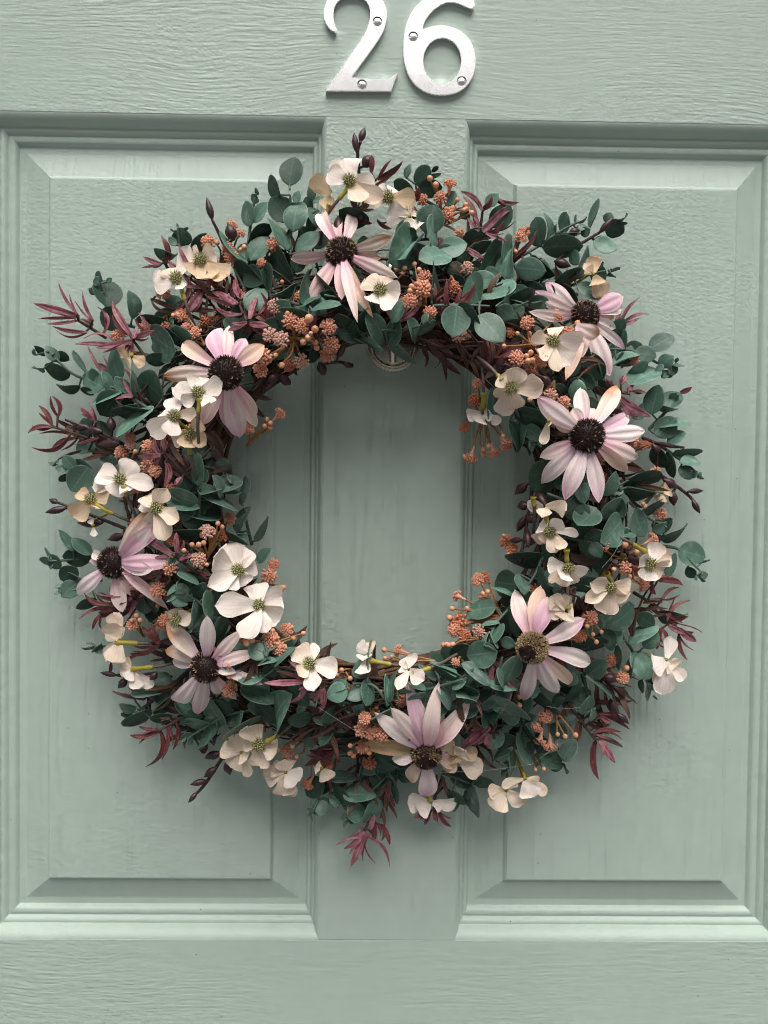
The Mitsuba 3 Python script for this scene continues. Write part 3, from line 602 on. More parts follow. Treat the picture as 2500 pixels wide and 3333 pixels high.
# Blossom: tile, centre, stamens 0/1, lean, stand-off mm | petals tip x, y, width, colour, droop mm | calyx tube or nothing
BLOOMS = '''
B,622,385,1,0,-.5,11|588,225,195,w,5;778,400,160,w,2;790,480,112,c,-5;492,330,130,w,4;690,500,130,c,-6|612,432,556,497
B,520,470,0,0,0,4|385,372,115,h,2;468,548,92,h,2;500,560,80,h,6|500,540,488,580
B,855,485,1,-.2,-.3,7|742,512,92,w,1;920,420,122,w,6;1012,492,118,h,-3;798,398,56,w,3|
B,985,600,0,.2,-.1,4|850,570,140,w,1;920,515,150,c,2;1000,672,150,w,0;1015,560,110,c,3|
B,808,1038,1,-.1,-.3,10|708,958,130,c,-2;850,942,150,c,3;925,1055,130,w,2;872,1150,112,w,-4;755,1108,110,w,-2|
A,1060,1118,1,-.2,-.4,9|912,1130,150,w,-1;1005,1040,130,c,4;1130,920,92,w,6;1090,1170,70,w,-3|1085,1170,1110,1250
A,1200,1008,1,0,-.3,6|1120,965,130,c,3;1295,975,150,c,3;1372,1100,130,h,-2;1262,1110,140,h,-3;1130,1080,110,h,-3|
D,1095,330,1,.1,-.4,24|922,285,116,w,0;1110,212,142,w,4;1228,268,124,w,1;1000,390,90,w,-5;1160,372,96,w,-6|1105,385,1098,452
D,955,468,1,-.1,-.3,19|848,372,152,w,3;935,335,110,w,5;805,580,132,w,0;1055,445,92,c,-4;935,565,116,w,-4|
D,1045,575,1,.1,.4,8|930,612,120,c,-2;1118,505,96,h,3;1125,625,96,h,-4;1020,650,110,h,-4|1045,645,1052,700
D,632,848,1,.2,-.4,10|490,792,140,w,3;690,752,132,w,3;750,848,108,w,0;438,890,102,w,0;590,938,122,w,-5;670,900,90,w,-5|655,905,672,955
D,455,970,1,.2,-.3,8|372,920,86,h,3;552,932,104,h,-2;338,1078,132,h,-2;480,1010,90,h,-4|498,1008,588,1055
D,842,1022,1,.3,.1,5|775,908,122,c,3;890,922,112,c,2;960,1085,112,c,-1;898,1185,112,c,0;800,1120,84,c,1;728,955,84,w,3|
D,1335,1395,1,0,0,12|1192,1325,152,w,2;1390,1240,135,w,2;1268,1242,152,w,3;1468,1355,122,w,0;1385,1482,124,w,2;1212,1475,132,w,2;1290,1490,110,w,3|
F,1090,222,1,.05,.05,14|900,205,155,w,1;1068,60,145,w,2;1255,170,148,w,0;1235,310,132,w,1;1020,365,135,w,0;1130,360,100,w,2|
F,255,430,0,-.8,0,5|205,280,104,c,0;135,395,80,c,6;215,565,132,c,-4;128,542,72,w,3;170,340,112,c,-4;250,340,80,c,3|268,446,368,450
F,330,605,0,-.6,.3,4|248,600,102,w,2;295,665,84,w,-2;372,722,92,w,0;448,718,72,w,3;270,555,80,c,4|362,602,458,592
F,600,310,1,-.2,.2,3|485,312,84,c,2;655,288,104,c,1;560,372,92,c,-2;590,240,92,c,4|
F,1395,572,1,-.2,0,10|1308,478,142,c,2;1440,428,62,w,-5;1568,605,132,w,0;1420,722,112,w,0;1330,640,92,c,3|
F,1095,1058,1,-.1,.2,10|1028,948,152,c,1;985,1050,104,c,3;1190,1100,132,c,-3;1100,1195,132,c,-2;1010,1085,92,c,2|1160,1030,1215,995
F,985,1105,0,-.5,.2,7|858,1078,112,c,2;950,1015,122,c,0;918,1212,124,c,-2;1030,1262,62,c,0;1015,1140,110,c,-4|
F,1255,1225,0,.2,.3,7|1110,1255,132,c,2;1245,1375,144,c,-4;1350,1242,84,w,0;1295,1312,84,w,-5;1165,1195,104,c,3;1315,1385,62,c,3;1255,1160,130,c,2|
G,455,330,0,-.7,-.2,9|392,262,84,w,0;455,250,92,c,2;405,425,92,w,-2;430,340,100,w,-5|498,375,597,392
G,700,425,0,-.5,0,10|690,338,132,w,-3;638,500,72,w,0;752,470,102,w,-5;650,400,80,w,2|752,440,832,412
G,985,945,0,.2,.4,2|1030,915,142,c,-2;1158,1050,132,c,-3;1122,930,86,h,2;940,1045,92,h,0;1000,985,104,h,-2;950,880,80,h,5|
G,835,1222,0,0,.6,-4|695,1228,114,w,0;988,1252,92,w,0;765,1288,104,w,-4;900,1245,80,w,-2|830,1200,820,1160
G,1285,1150,0,-.2,.6,6|1178,1155,92,c,2;1225,1265,132,c,-3;1395,1240,112,c,-1;1330,1090,84,c,2;1180,1240,60,c,3|
G,1400,1080,0,.2,.6,7|1440,1192,142,w,-4;1530,1178,72,c,1;1260,1125,60,c,1;1490,1100,60,c,3|
C,300,1222,1,.2,.2,11|232,1150,112,c,2;352,1128,134,c,2;470,1225,152,c,0;245,1388,122,w,-1;335,1370,124,c,0;212,1285,92,c,1|240,1168,218,1142
C,130,1375,0,0,.7,9|28,1390,84,w,0;98,1425,114,w,-4;178,1385,84,w,1;218,1440,72,w,1|134,1318,136,1245
C,555,940,1,-.1,0,13|580,795,92,c,1;442,915,92,c,2;728,960,142,w,-1;640,1082,132,w,-1;490,1015,104,c,1;550,1070,80,c,3|
C,800,540,0,.4,0,3|805,428,94,h,1;758,500,72,h,2;862,655,112,h,0;822,600,92,h,-2;745,470,60,c,2|
E,595,645,0,0,.4,9|472,655,84,w,0;712,668,104,c,1;590,690,92,c,-4|528,598,532,642
E,625,790,1,0,.5,9|548,742,114,w,-3;690,738,104,w,-2;788,815,62,w,1;525,865,84,c,1;660,900,104,c,2;588,860,80,c,3;718,892,72,c,3|600,690,612,740
E,735,1005,1,.1,.6,9|602,998,104,w,0;698,1065,132,w,-4;864,1090,92,w,0;622,1102,62,c,2;765,1125,102,c,3;690,1120,90,c,3|728,918,728,975
E,990,1125,1,-.1,.4,10|905,1110,112,c,2;955,1290,150,c,-1;1120,1160,165,c,-6;1198,1195,72,c,1;1065,1262,112,c,2;880,1190,90,c,2|975,1058,1000,1105
E,1230,985,1,-.3,.2,9|1278,858,112,w,1;1165,962,104,w,-1;1208,1085,122,w,-1;1358,938,112,c,2;1330,1035,132,c,0|1182,905,1122,868
E,725,1270,0,.2,.2,6|645,1198,112,c,1;690,1180,92,c,3;712,1320,122,c,-2;775,1268,92,c,0;640,1290,90,c,2|735,1245,735,1205
H,1420,640,0,.5,0,8|1458,512,84,w,0;1350,680,145,w,-3;1475,690,122,c,1;1535,765,84,w,1;1420,855,132,w,-1;1365,800,72,c,1|
E,1300,560,0,.3,.1,2|1345,535,92,h,1;1290,605,84,h,0;1280,540,70,h,2|
F,1470,1200,0,0,.5,2|1435,1190,84,c,0;1512,1275,104,c,-2|
A,790,1585,0,-.2,.3,0|745,1600,130,h,0;850,1620,80,h,2;700,1540,80,h,3|
E,615,130,0,-.5,.2,4|580,270,60,c,-1;640,140,60,c,2|
D,468,1130,0,0,.5,6|470,1185,42,w,-1;445,1090,40,w,2|
'''
BLOOMS = [l.split('|') for l in BLOOMS.strip().split('\n')]

# Filler flowers: tile | stem foot | blooms x, y, radius, shade p/d/l, and 's' when seen from the side | berries x, y, radius
FILLERS = '''
A|1320,1050|1250,900,44,p;1370,940,40,p;1390,998,46,p;1392,800,34,ps;1440,850,30,ps|1303,905,14;1465,930,16;1445,945,13
A|1000,1340|975,1200,46,p;870,1408,38,p;1000,1415,40,d|1065,1335,16;1040,1340,14
A|830,1620|710,1465,44,p|760,1500,12
A|1230,1520|1100,1345,46,p;1180,1450,42,p;1120,1418,36,p|1090,1310,12
B|210,1190|180,1140,48,l|
B|290,1330|265,1225,50,p;335,1255,46,p;215,1335,50,l;145,1310,46,l;110,1440,55,p;90,1520,46,p;330,1462,50,l;260,1490,40,d|380,1210,25;375,1325,19;345,1350,20;420,1355,15;425,1385,17;180,1430,14;215,1490,18;250,1180,14
B|430,1330|495,1262,50,p;512,1368,52,p;492,1422,50,p|415,1275,22;390,1300,13
B|110,900|165,768,42,p;95,880,30,ps|
B|1195,650|1225,408,40,ps;1170,488,42,p;1215,598,46,p;1280,700,34,ps;1060,500,36,p|1105,370,17;1140,410,18;1205,555,15;1245,550,18;1320,530,17;1310,560,14;1355,577,16;1270,500,14;1322,555,15
B|1080,1130|1060,1038,60,p;1075,968,46,p;985,1108,46,p;1105,1172,42,p|1012,885,15;1040,918,15;995,1020,17;985,1045,15
B|1230,950|1325,908,42,l;1245,1030,46,d|
C|330,410|360,320,40,ps;378,290,36,ps|405,258,10;328,405,14
C|420,960|400,835,46,p;570,790,42,p;640,900,50,p|700,832,17;543,932,15;515,965,13;480,940,15;340,895,13;260,970,13;520,905,12
C|440,1080|335,1045,50,p;478,1055,46,p;420,1130,40,d|420,1010,17;430,1055,16;405,1060,18;395,1030,16
C|140,1400|85,1300,45,d;60,1635,45,ps;270,1555,44,ps;195,1605,40,ps;100,1200,34,p;20,1460,34,d|135,1590,15;135,1620,16;165,1570,14;255,1510,13
C|560,1180|540,1262,40,l;615,1310,42,p|415,1290,15;470,1250,14
C|960,1100|1040,1060,34,p|
C|1000,1600|1025,1540,42,p;1110,1560,34,d|
D|730,720|800,655,46,p;800,765,48,p;838,800,40,p|720,682,14
D|1390,650|1585,458,40,ps;1400,545,38,p|1508,488,15;1530,512,15;1495,530,15;1527,540,16
D|640,760|640,690,46,p;690,600,34,p;690,640,34,l|
D|1150,1320|1285,1085,40,p;1150,1165,50,l;1235,1190,40,d;1100,1330,48,l;950,1210,40,d|1215,1113,15;1240,1135,14;1190,1160,15;1100,1240,16;1130,1230,15;1012,1275,14;1115,1375,13;1150,1360,12;1060,1240,14
D|930,1450|930,1380,46,p;860,1510,50,p|
D|1470,1480|1550,1360,38,p;1520,1425,50,p|1600,1495,14
D|690,940|715,885,34,p;742,900,34,p|
F|400,410|340,338,40,p;525,310,38,p|360,285,15;380,310,14;330,312,13
F|1120,470|1015,405,46,d;1165,430,55,p;1260,370,44,p;1215,482,45,p|1050,430,19;1020,450,18;1175,375,15;1240,115,15;1360,390,14;1300,420,13
F|950,760|915,725,50,p|915,585,15;915,650,15;945,655,14
F|1130,980|1100,940,36,d|
G|520,860|440,715,40,p;420,780,50,p;470,800,44,p;540,795,60,p;425,890,40,p;465,978,46,d|350,880,14;350,925,15;370,940,14;465,920,17;448,900,14
G|240,900|215,985,38,d;100,1105,40,ds|
G|1360,1000|1398,1085,42,ds|
F|1370,1030|1265,1100,40,p|1295,1065,15;1320,1130,14;1210,1090,14
G|860,370|645,310,38,ps|555,305,15;560,355,13;600,345,11
E|340,1310|75,1180,36,ps;200,1085,45,p;240,1072,38,d;90,1350,70,d;55,1385,44,p;205,1390,44,l;235,1195,36,d|40,1255,15;25,1310,17;225,1165,14;255,1155,15;130,1255,15
E|200,1440|120,1420,40,d|10,1470,15;45,1470,16
E|440,920|370,855,46,d;405,905,40,d|380,930,13;350,815,10
E|1050,950|940,880,46,d;1080,870,34,d;1075,1010,45,p;1130,1028,45,d;1180,1110,44,p;1240,840,40,ps|1010,1020,15;1105,1060,14;1140,1075,13;1150,920,22;1075,870,22
E|1320,500|1260,440,36,p|1195,640,16;1185,625,13
E|1310,740|1290,690,40,p|
E|830,1290|870,1312,46,p;800,1430,34,d|850,1360,14;935,1395,13;885,1410,13;905,1455,14
H|710,900|720,1150,46,ps;640,1040,38,ps;690,975,46,p;660,1120,40,ps|810,1100,15;873,1093,16;765,1088,13
H|1060,700|1155,748,40,p;1020,720,45,d;1090,640,36,d|1180,690,16
H|600,1180||632,1300,11;682,1295,12
H|800,520|900,500,40,d|
E|1130,230|1110,262,40,p;1165,275,34,d|
G|1010,360|985,380,30,p|910,275,15;940,275,14
F|1640,640||1590,610,14;1640,660,14;1560,640,12
'''
FILLERS = [l.split('|') for l in FILLERS.strip().split('\n')]

# Slender-leaved sprigs: tile | stem points | leaves base x, y, tip x, y, width, colour, sideways bow
SLENDERS = '''
A|640,1475 470,1370|475,1348,203,1268,52,p,0;465,1335,350,1148,24,p,.06;460,1372,278,1386,26,p,.05;520,1440,303,1410,30,p,.03;560,1372,488,1198,24,p,.06;620,1450,592,1285,32,p,-.2;555,1400,470,1360,50,b,0
A|900,1625 800,1490|782,1462,662,1248,50,p,.02;700,1515,445,1500,34,p,0;792,1492,578,1530,48,p,.03;800,1472,935,1430,42,p,0;790,1500,785,1605,46,p,0;872,1430,825,1318,26,p,-.12;800,1480,830,1415,40,p,0;900,1580,700,1560,40,b,0
A|1010,1060 975,1000|1005,1025,970,858,46,r,-.08;968,1030,862,988,32,p,.04;962,1036,848,1052,18,p,0
A|1260,1200 1100,1090|1102,1090,1008,1010,40,p,.05;1165,1080,1070,908,30,p,.05;1132,1110,1035,1332,34,p,.12;1240,1172,1108,1170,30,p,0;1215,1092,1228,968,52,b,0;1320,1182,1330,968,44,b,0;1205,1200,1118,1330,60,p,0;1252,1172,1240,1068,26,p,0;1090,1300,1305,1308,40,b,0;905,1240,1085,1312,34,b,0;1260,1180,1160,1080,24,b,0
A|1490,1400 1430,1260|1425,1272,1262,1185,52,p,0;1405,1282,1232,1228,36,p,0;1442,1232,1413,1108,50,p,.05;1452,1332,1288,1272,32,p,.1;1500,1362,1542,1205,46,p,.02;1482,1382,1368,1430,46,p,0;1500,1392,1615,1402,48,p,0;1552,1335,1605,1258,30,r,0;1440,1240,1470,1200,40,p,0
B|1400,740 1422,560|1420,562,1285,448,36,p,-.14;1415,562,1478,465,36,r,-.15;1480,480,1635,515,38,r,-.13;1420,690,1562,538,54,p,0;1382,640,1300,478,34,p,-.12;1450,690,1608,540,24,r,.05;1440,700,1565,742,30,p,-.05;1330,792,1432,852,32,p,0;1350,760,1525,690,44,b,0;1400,690,1330,600,28,p,.05
B|740,400 780,380|790,372,945,272,48,r,-.05;770,420,865,365,26,b,0;752,332,762,235,38,r,0;1020,505,1040,425,48,r,0;690,555,770,550,22,b,-.1;680,622,755,642,32,r,0;790,620,875,672,32,r,-.08;660,560,770,505,30,b,0
C|900,1260 960,1250|1010,1262,1038,1188,42,p,.1;960,1282,1132,1390,56,p,-.04;1320,1250,1387,1215,42,p,0;960,1200,1002,1148,30,p,0;940,1250,880,1170,26,r,0;1040,1240,1110,1250,30,p,0;700,1170,890,1070,16,r,.08;930,1290,800,1210,40,b,0
D|660,750 480,620 250,540|258,470,222,348,30,r,-.2;220,525,135,402,36,r,-.1;217,535,76,572,36,r,-.12;330,580,98,662,34,r,.2;372,600,222,660,30,r,-.1;362,540,242,490,32,d,0;470,492,392,418,42,p,0;490,510,460,408,30,p,.06;500,600,358,640,22,p,0;450,670,238,738,20,d,-.05;560,702,398,732,32,b,0;255,470,212,348,24,r,.1;420,620,290,520,60,b,0;620,700,460,560,60,b,0
D|1060,860 900,690|872,702,725,718,48,p,0;900,742,897,893,52,p,.1;870,702,838,588,46,r,.1;902,692,888,578,42,r,0;1000,840,952,882,42,p,0;1040,832,880,680,60,b,0;1052,842,928,800,42,b,0;1000,700,1050,840,50,b,0;930,640,1010,760,40,b,0;1180,560,1250,720,46,b,0;1200,640,1120,560,30,b,0
D|1100,1420 960,1310|952,1312,762,1205,54,p,-.04;972,1292,968,1168,42,p,.04;985,1332,1078,1310,36,p,.12;992,1350,1035,1288,30,p,0;700,1400,840,1460,60,r,0;740,1440,900,1400,50,r,0
D|720,1560 560,1600|560,1602,415,1535,30,r,.15;642,1592,496,1652,42,r,0;652,1572,486,1540,30,r,.05;702,1562,515,1602,36,r,.06;720,1520,560,1560,40,r,0;700,1480,600,1440,40,r,0
F|230,200 150,260|230,212,45,150,30,r,.15;250,252,128,290,46,r,0;150,272,92,372,26,r,-.08;250,210,158,220,30,r,0;320,180,200,230,40,r,0
F|560,500 450,460|500,452,388,348,42,r,0;490,462,305,522,36,r,.08;450,502,278,582,26,r,-.1;200,622,205,558,26,r,0;480,440,415,380,34,r,0;560,540,420,480,40,d,0;600,500,470,440,40,d,0
F|660,880 500,970|502,972,318,1000,44,r,.12;500,976,415,1200,34,r,.2;542,942,508,1146,30,r,.1;480,962,368,950,26,r,.06;600,932,578,1092,30,r,.08;650,902,500,932,42,b,0;560,902,468,880,32,b,0;640,860,520,840,40,d,0;760,1110,780,1040,40,b,0;820,1060,840,960,30,d,0
F|1620,700 1500,690 1380,670|1372,682,1122,692,50,p,0;1382,692,1268,805,36,p,.14;1402,652,1268,560,34,p,-.05;1442,642,1390,565,32,p,0;1482,720,1458,862,36,p,.1;1470,722,1415,802,26,p,.12;1440,670,1330,730,30,p,0;1420,690,1350,680,30,p,0
F|1700,860 1500,930|1500,872,1235,925,54,d,0;1452,922,1228,1000,52,d,0;1562,822,1430,780,52,d,0;1600,852,1468,902,62,d,0;1560,1002,1478,1062,46,d,0;1560,1082,1375,1142,62,r,0;1540,1102,1368,1185,52,r,0;1542,1082,1572,1192,32,r,.08;1480,1252,1522,1352,20,r,.15;1500,1130,1400,1090,40,r,0;1660,880,1560,960,60,d,0
G|340,640 200,720|300,722,0,745,52,d,0;330,642,280,790,50,d,0;380,700,200,800,54,d,0;300,760,130,770,46,d,0;420,620,300,600,40,d,0;240,640,60,690,54,d,0;200,820,60,880,44,r,0;160,900,300,830,40,r,0
G|1220,740 1120,840|1190,762,1016,892,72,p,0;1202,782,1085,882,52,p,0;1172,802,1182,895,42,p,0;1215,802,1248,905,26,b,-.1;1240,762,1235,842,20,b,0;1130,800,1060,860,40,p,0
G|600,1080 520,1220 430,1400|440,1400,352,1605,54,p,.02;422,1402,308,1500,36,p,.1;420,1432,266,1470,18,p,-.06;432,1420,588,1606,26,p,.2;482,1392,424,1578,18,p,-.1;492,1332,496,1455,44,r,0;540,1352,588,1476,36,r,.06;420,1372,306,1442,16,p,.1;562,1202,630,1312,24,b,.06;540,1252,560,1362,30,b,0;590,1090,560,1290,40,b,0;560,1130,620,1250,34,r,0;500,1300,470,1390,40,p,0
G|860,1180 850,1260|812,1272,732,1312,36,r,.05;832,1272,798,1352,36,r,0;860,1272,872,1337,36,r,0;880,1272,957,1370,32,r,-.06;900,1062,938,1200,32,b,0;870,1060,850,1180,30,b,0;910,1120,960,1180,26,d,0
E|980,90 1050,50|1052,22,1228,102,54,p,0;1010,60,1060,80,40,r,0
E|1130,1160 1320,1280 1400,1390|1268,1082,1438,1112,46,r,.06;1240,1092,1262,1172,40,r,-.15;1300,1202,1402,1120,26,r,.1;1190,1222,1315,1190,42,b,0;1330,1332,1472,1202,26,r,.16;1402,1382,1506,1452,56,p,0;1402,1402,1452,1565,30,r,-.12;1292,1372,1268,1502,48,r,-.05;1342,1342,1455,1300,36,r,0;1152,1262,1118,1432,60,b,-.06;1382,1342,1552,1388,10,r,0;1320,1290,1420,1340,30,r,0;1340,1360,1440,1410,40,p,0;1220,1240,1300,1300,30,b,0
H|830,900 900,1000 990,1120|992,1132,1010,1355,46,r,-.12;1010,1112,1112,1262,54,p,0;1000,1092,1158,1165,36,b,.05;980,1082,1145,1075,30,r,.12;990,1042,1080,1032,30,b,0;950,1022,1072,1085,32,b,0;1020,982,1088,1022,36,r,0;1010,970,1122,970,26,r,.06;900,1022,858,1152,42,b,.06;832,902,758,1002,42,b,.1;890,1012,868,1100,30,b,0;940,980,1010,960,30,b,0
H|800,150 850,250|872,202,850,352,22,b,0;892,262,932,352,32,d,0;800,640,720,560,40,r,0;760,640,800,560,34,r,0;820,700,760,640,34,b,0
B|1180,1390 1050,1330|1100,1360,1290,1560,50,d,0;1060,1370,1085,1520,26,d,.06;1150,1380,1200,1580,30,d,.05;1260,1360,1330,1500,22,b,0;1420,1370,1350,1450,24,b,0;1000,1290,980,1370,46,d,0;1100,1340,1250,1430,40,d,0
C|50,1030 230,1150|0,960,45,1110,30,b,0;60,1060,110,1160,26,b,0;130,970,80,1010,22,b,0;225,1150,290,1090,24,b,0;180,1120,90,1060,20,b,0
'''
SLENDERS = [l.split('|') for l in SLENDERS.strip().split('\n')]

# Seed-bud twigs: tile | stem points | buds base x, y, tip x, y, width
BUDS = '''
A|1350,930 1310,840 1275,770|1275,772,1240,628,46;1402,892,1368,785,76
B|680,340 672,210 690,150|665,215,650,92,46;685,152,716,62,44;705,302,757,232,72
B|640,620 660,540 650,450|650,548,648,458,46;560,718,555,590,72;690,622,685,560,42
B|640,1490 540,1470 430,1500|470,1548,440,1470,60;550,1442,596,1368,50;585,1480,650,1502,38
B|120,1640 200,1560|205,1558,272,1608,62;190,1550,130,1590,50
B|1000,640 1010,590|1022,605,988,522,52
C|680,380 730,350 830,290|828,295,918,195,42;800,342,866,318,46;650,292,717,275,52;560,460,662,492,62
C|200,1180 260,1080|225,1122,252,1028,64;300,1140,330,1080,60;490,1152,540,1205,52
C|1090,1520 1200,1560 1340,1580|1150,1545,1330,1585,30;1150,1560,1190,1620,50
D|655,1142 500,1080 330,1015|308,1020,176,1048,48;255,988,202,968,38;522,1112,370,1110,56;652,1182,553,1212,52
D|760,705 560,590 300,490|580,562,570,468,62;522,562,430,548,60;632,632,488,640,56;442,530,328,540,52
E|525,490 505,640 455,940|490,502,415,572,60;495,632,430,642,62;480,702,428,795,56;490,702,548,732,62;457,842,378,850,42;490,782,498,892,52;455,902,450,992,38
E|540,540 600,640|545,560,610,650,72
E|1270,440 1440,560 1505,630|1310,482,1388,532,66;1362,552,1372,642,56;1455,552,1550,548,36;1480,602,1528,686,42;1270,272,1270,335,52
E|1080,910 1120,960|1100,942,1184,1000,56
F|330,650 240,640|242,642,138,625,34;302,662,246,720,52;480,622,438,672,52
F|890,1110 780,1280 720,1350|866,1105,763,1140,56;840,1192,762,1255,52;780,1272,678,1298,42;722,1342,668,1408,34;900,1152,920,1242,62
H|1020,780 1090,840 1130,970|1100,802,1198,860,52;1050,740,1118,765,70;1082,872,1116,962,52;1122,962,1197,1026,42
H|1180,110 1100,60|1185,20,1275,70,60
'''
BUDS = [l.split('|') for l in BUDS.strip().split('\n')]


def nums(s):
    return [float(x) for x in s.split(',')]


def jit(a):
    return rng.uniform(-a, a)


EXTRA_LIFT = 0.0


def at(tile, x, y, lift=0.0):
    p = src(tile, x, y)
    return world(p, max(depth(p) + lift, 0.006))


def tpx(w, tile, x, y, lift=0.0):
    """A width in survey pixels as metres at that place."""
    p = src(tile, x, y)
    return size(w * K, max(depth(p) + lift, 0.006))


def under(rr, h, below=0.022):
    """The stand-off h, or less where the flowers over that part of the ring stand lower."""
    q = rr / S * DIST / (DIST - h)
    top = 0.023 + 0.060 * math.exp(-((q - 640) / (170 if q < 640 else 190)) ** 2)
    return max(min(h, top - below), 0.010)


# --- the vine ring everything is wired to
def ring_point(a, rr, h):
    c = world(RING, 0.03)
    return np.array([c[0] + rr * math.cos(a), -h, c[2] + rr * math.sin(a)])


for k in range(34):
    a0, turns, ph = rng.uniform(0, 6.28), rng.choice([2, 3, 3, 4]), rng.uniform(0, 6.28)
    span = rng.uniform(3.2, 6.6)
    rad = rng.uniform(0.004, 0.0125)
    pts = []
    for t in np.linspace(0, 1, 34):
        a = a0 + span * t
        q = ph + turns * span * t
        rr = 0.1240 + rad * math.cos(q) + 0.003 * math.sin(3 * a + k)
        pts.append(ring_point(a, rr, 0.022 + rad * 1.2 * math.sin(q) + 0.0015 * math.sin(5 * a)))
    put('wreath__vine_ring__vine', tube(pts, rng.uniform(0.0011, 0.0022), rng.uniform(0.0009, 0.0016), 80, 6), 'vine_brown', smooth=True)
# wired stalks that cross the ring in every direction
bits = []
for k in range(900):
    a = rng.uniform(0, 6.28)
    r0 = rng.uniform(0.114, 0.158)
    slope = rng.choice([-1, 1]) * rng.uniform(0.10, 0.50)
    out = rng.uniform(-0.008, 0.030)
    h = rng.uniform(0.012, 0.058)
    h = under(r0, h)
    r1 = min(r0 + out, 0.180)
    p0, p1 = ring_point(a, r0, h), ring_point(a + slope, r1, under(r1, h + rng.uniform(-0.012, 0.012)))
    m = ring_point(a + slope / 2, (r0 + out / 2) * 1.0 + rng.uniform(-0.004, 0.006), h + rng.uniform(-0.004, 0.006))
    bits.append(tube([p0, m, p1], rng.uniform(0.0005, 0.0013), 0.0005, 8, 5))
for k in range(420):
    a = rng.uniform(0, 6.28)
    r0, h = rng.uniform(0.116, 0.160), rng.uniform(0.014, 0.058)
    p0 = ring_point(a, r0, under(r0, h))
    ang = rng.uniform(0, 6.28)
    p1 = p0 + np.array([math.cos(ang) * 0.022, -rng.uniform(-0.008, 0.012), math.sin(ang) * 0.022])
    v, f, _ = blade(p0, p1, rng.uniform(0.0035, 0.0075), p_slim, roll=rng.uniform(-1.2, 1.2), cup=0.3, side=jit(0.15), thick=0.0006, nu=7, nv=4, seed=k)
    bits.append((v, f))
put('wreath__wired_stalks', join(bits), 'twig_dark')
labels['wreath__wired_stalks'] = {'label': 'dark tangle of wired stalks inside the wreath', 'kind': 'stuff'}

seed = 100


def leaf(key, b, t, w, shade, roll, flip=1.0):
    """One eucalyptus leaf. The survey gives its outline as seen: a narrow one is a round one turned about its length."""
    global seed
    seed += 1
    r = np.random.default_rng(seed)
    L = np.linalg.norm(t - b)
    want = 0.74 * L
    if w < want * 0.95:
        roll = math.acos(min(max(w / want, 0.3), 1.0)) * roll
        w_true = min(want, w / max(math.cos(roll), 0.3))
    else:
        w_true = w
        if w > 0.95 * L:                                            # seen end-on: tilt it away
            dz = math.sqrt(max((w / 0.92) ** 2 - L ** 2, 0)) * 0.8
            t = t + unit(CAM - t) * dz * (0.5 if roll > 0 else -0.5)
            b = b - unit(CAM - b) * dz * (0.5 if roll > 0 else -0.5)
        roll = r.uniform(-0.25, 0.25)
    v, f, uv = blade(b, t, w_true, p_round if w_true > 0.5 * L else p_long, roll=roll, bend=r.uniform(-0.05, 0.09), curl=r.uniform(-0.10, 0.16), cup=r.uniform(-0.05, 0.28),
                     side=r.uniform(-0.03, 0.03), wave=r.uniform(0, 0.012), twist=r.uniform(-0.35, 0.35), thick=0.0008, nu=13, nv=9, seed=seed)
    put(key, (v, f), LEAF[int(shade)], uv=uv)


def sprig(tile, stem, leaves, lift=0.0):
    root = fresh('wreath__eucalyptus_sprig')
    sp = [nums(q) for q in stem.split()]
    tips, small = [], []
    curve_px = spline(sp, 24)
    lifts = np.linspace(-0.010, 0.004, 24)
    curve = np.array([at(tile, x, y, lift + l) for (x, y), l in zip(curve_px, lifts)])
    parts = [tube(curve[::3], 0.0013, 0.0008, 20, 6)]
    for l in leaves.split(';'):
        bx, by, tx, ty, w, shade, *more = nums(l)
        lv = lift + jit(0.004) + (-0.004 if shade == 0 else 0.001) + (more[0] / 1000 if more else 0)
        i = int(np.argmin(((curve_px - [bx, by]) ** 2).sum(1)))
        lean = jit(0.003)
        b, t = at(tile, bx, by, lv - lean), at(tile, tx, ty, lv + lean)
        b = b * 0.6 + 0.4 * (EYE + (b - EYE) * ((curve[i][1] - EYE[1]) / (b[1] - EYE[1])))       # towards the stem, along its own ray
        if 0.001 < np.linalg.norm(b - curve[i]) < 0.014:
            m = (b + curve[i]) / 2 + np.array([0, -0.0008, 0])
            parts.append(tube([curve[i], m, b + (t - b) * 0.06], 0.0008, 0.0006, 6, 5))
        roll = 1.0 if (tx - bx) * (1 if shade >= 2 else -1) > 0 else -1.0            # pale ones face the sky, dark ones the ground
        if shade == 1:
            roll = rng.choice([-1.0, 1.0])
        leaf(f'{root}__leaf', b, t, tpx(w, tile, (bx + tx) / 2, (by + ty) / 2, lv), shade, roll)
    put(f'{root}__stem', join(parts), 'sprig_stem')


for tile, stem, leaves in SPRIGS:
    sprig(tile, stem, leaves)

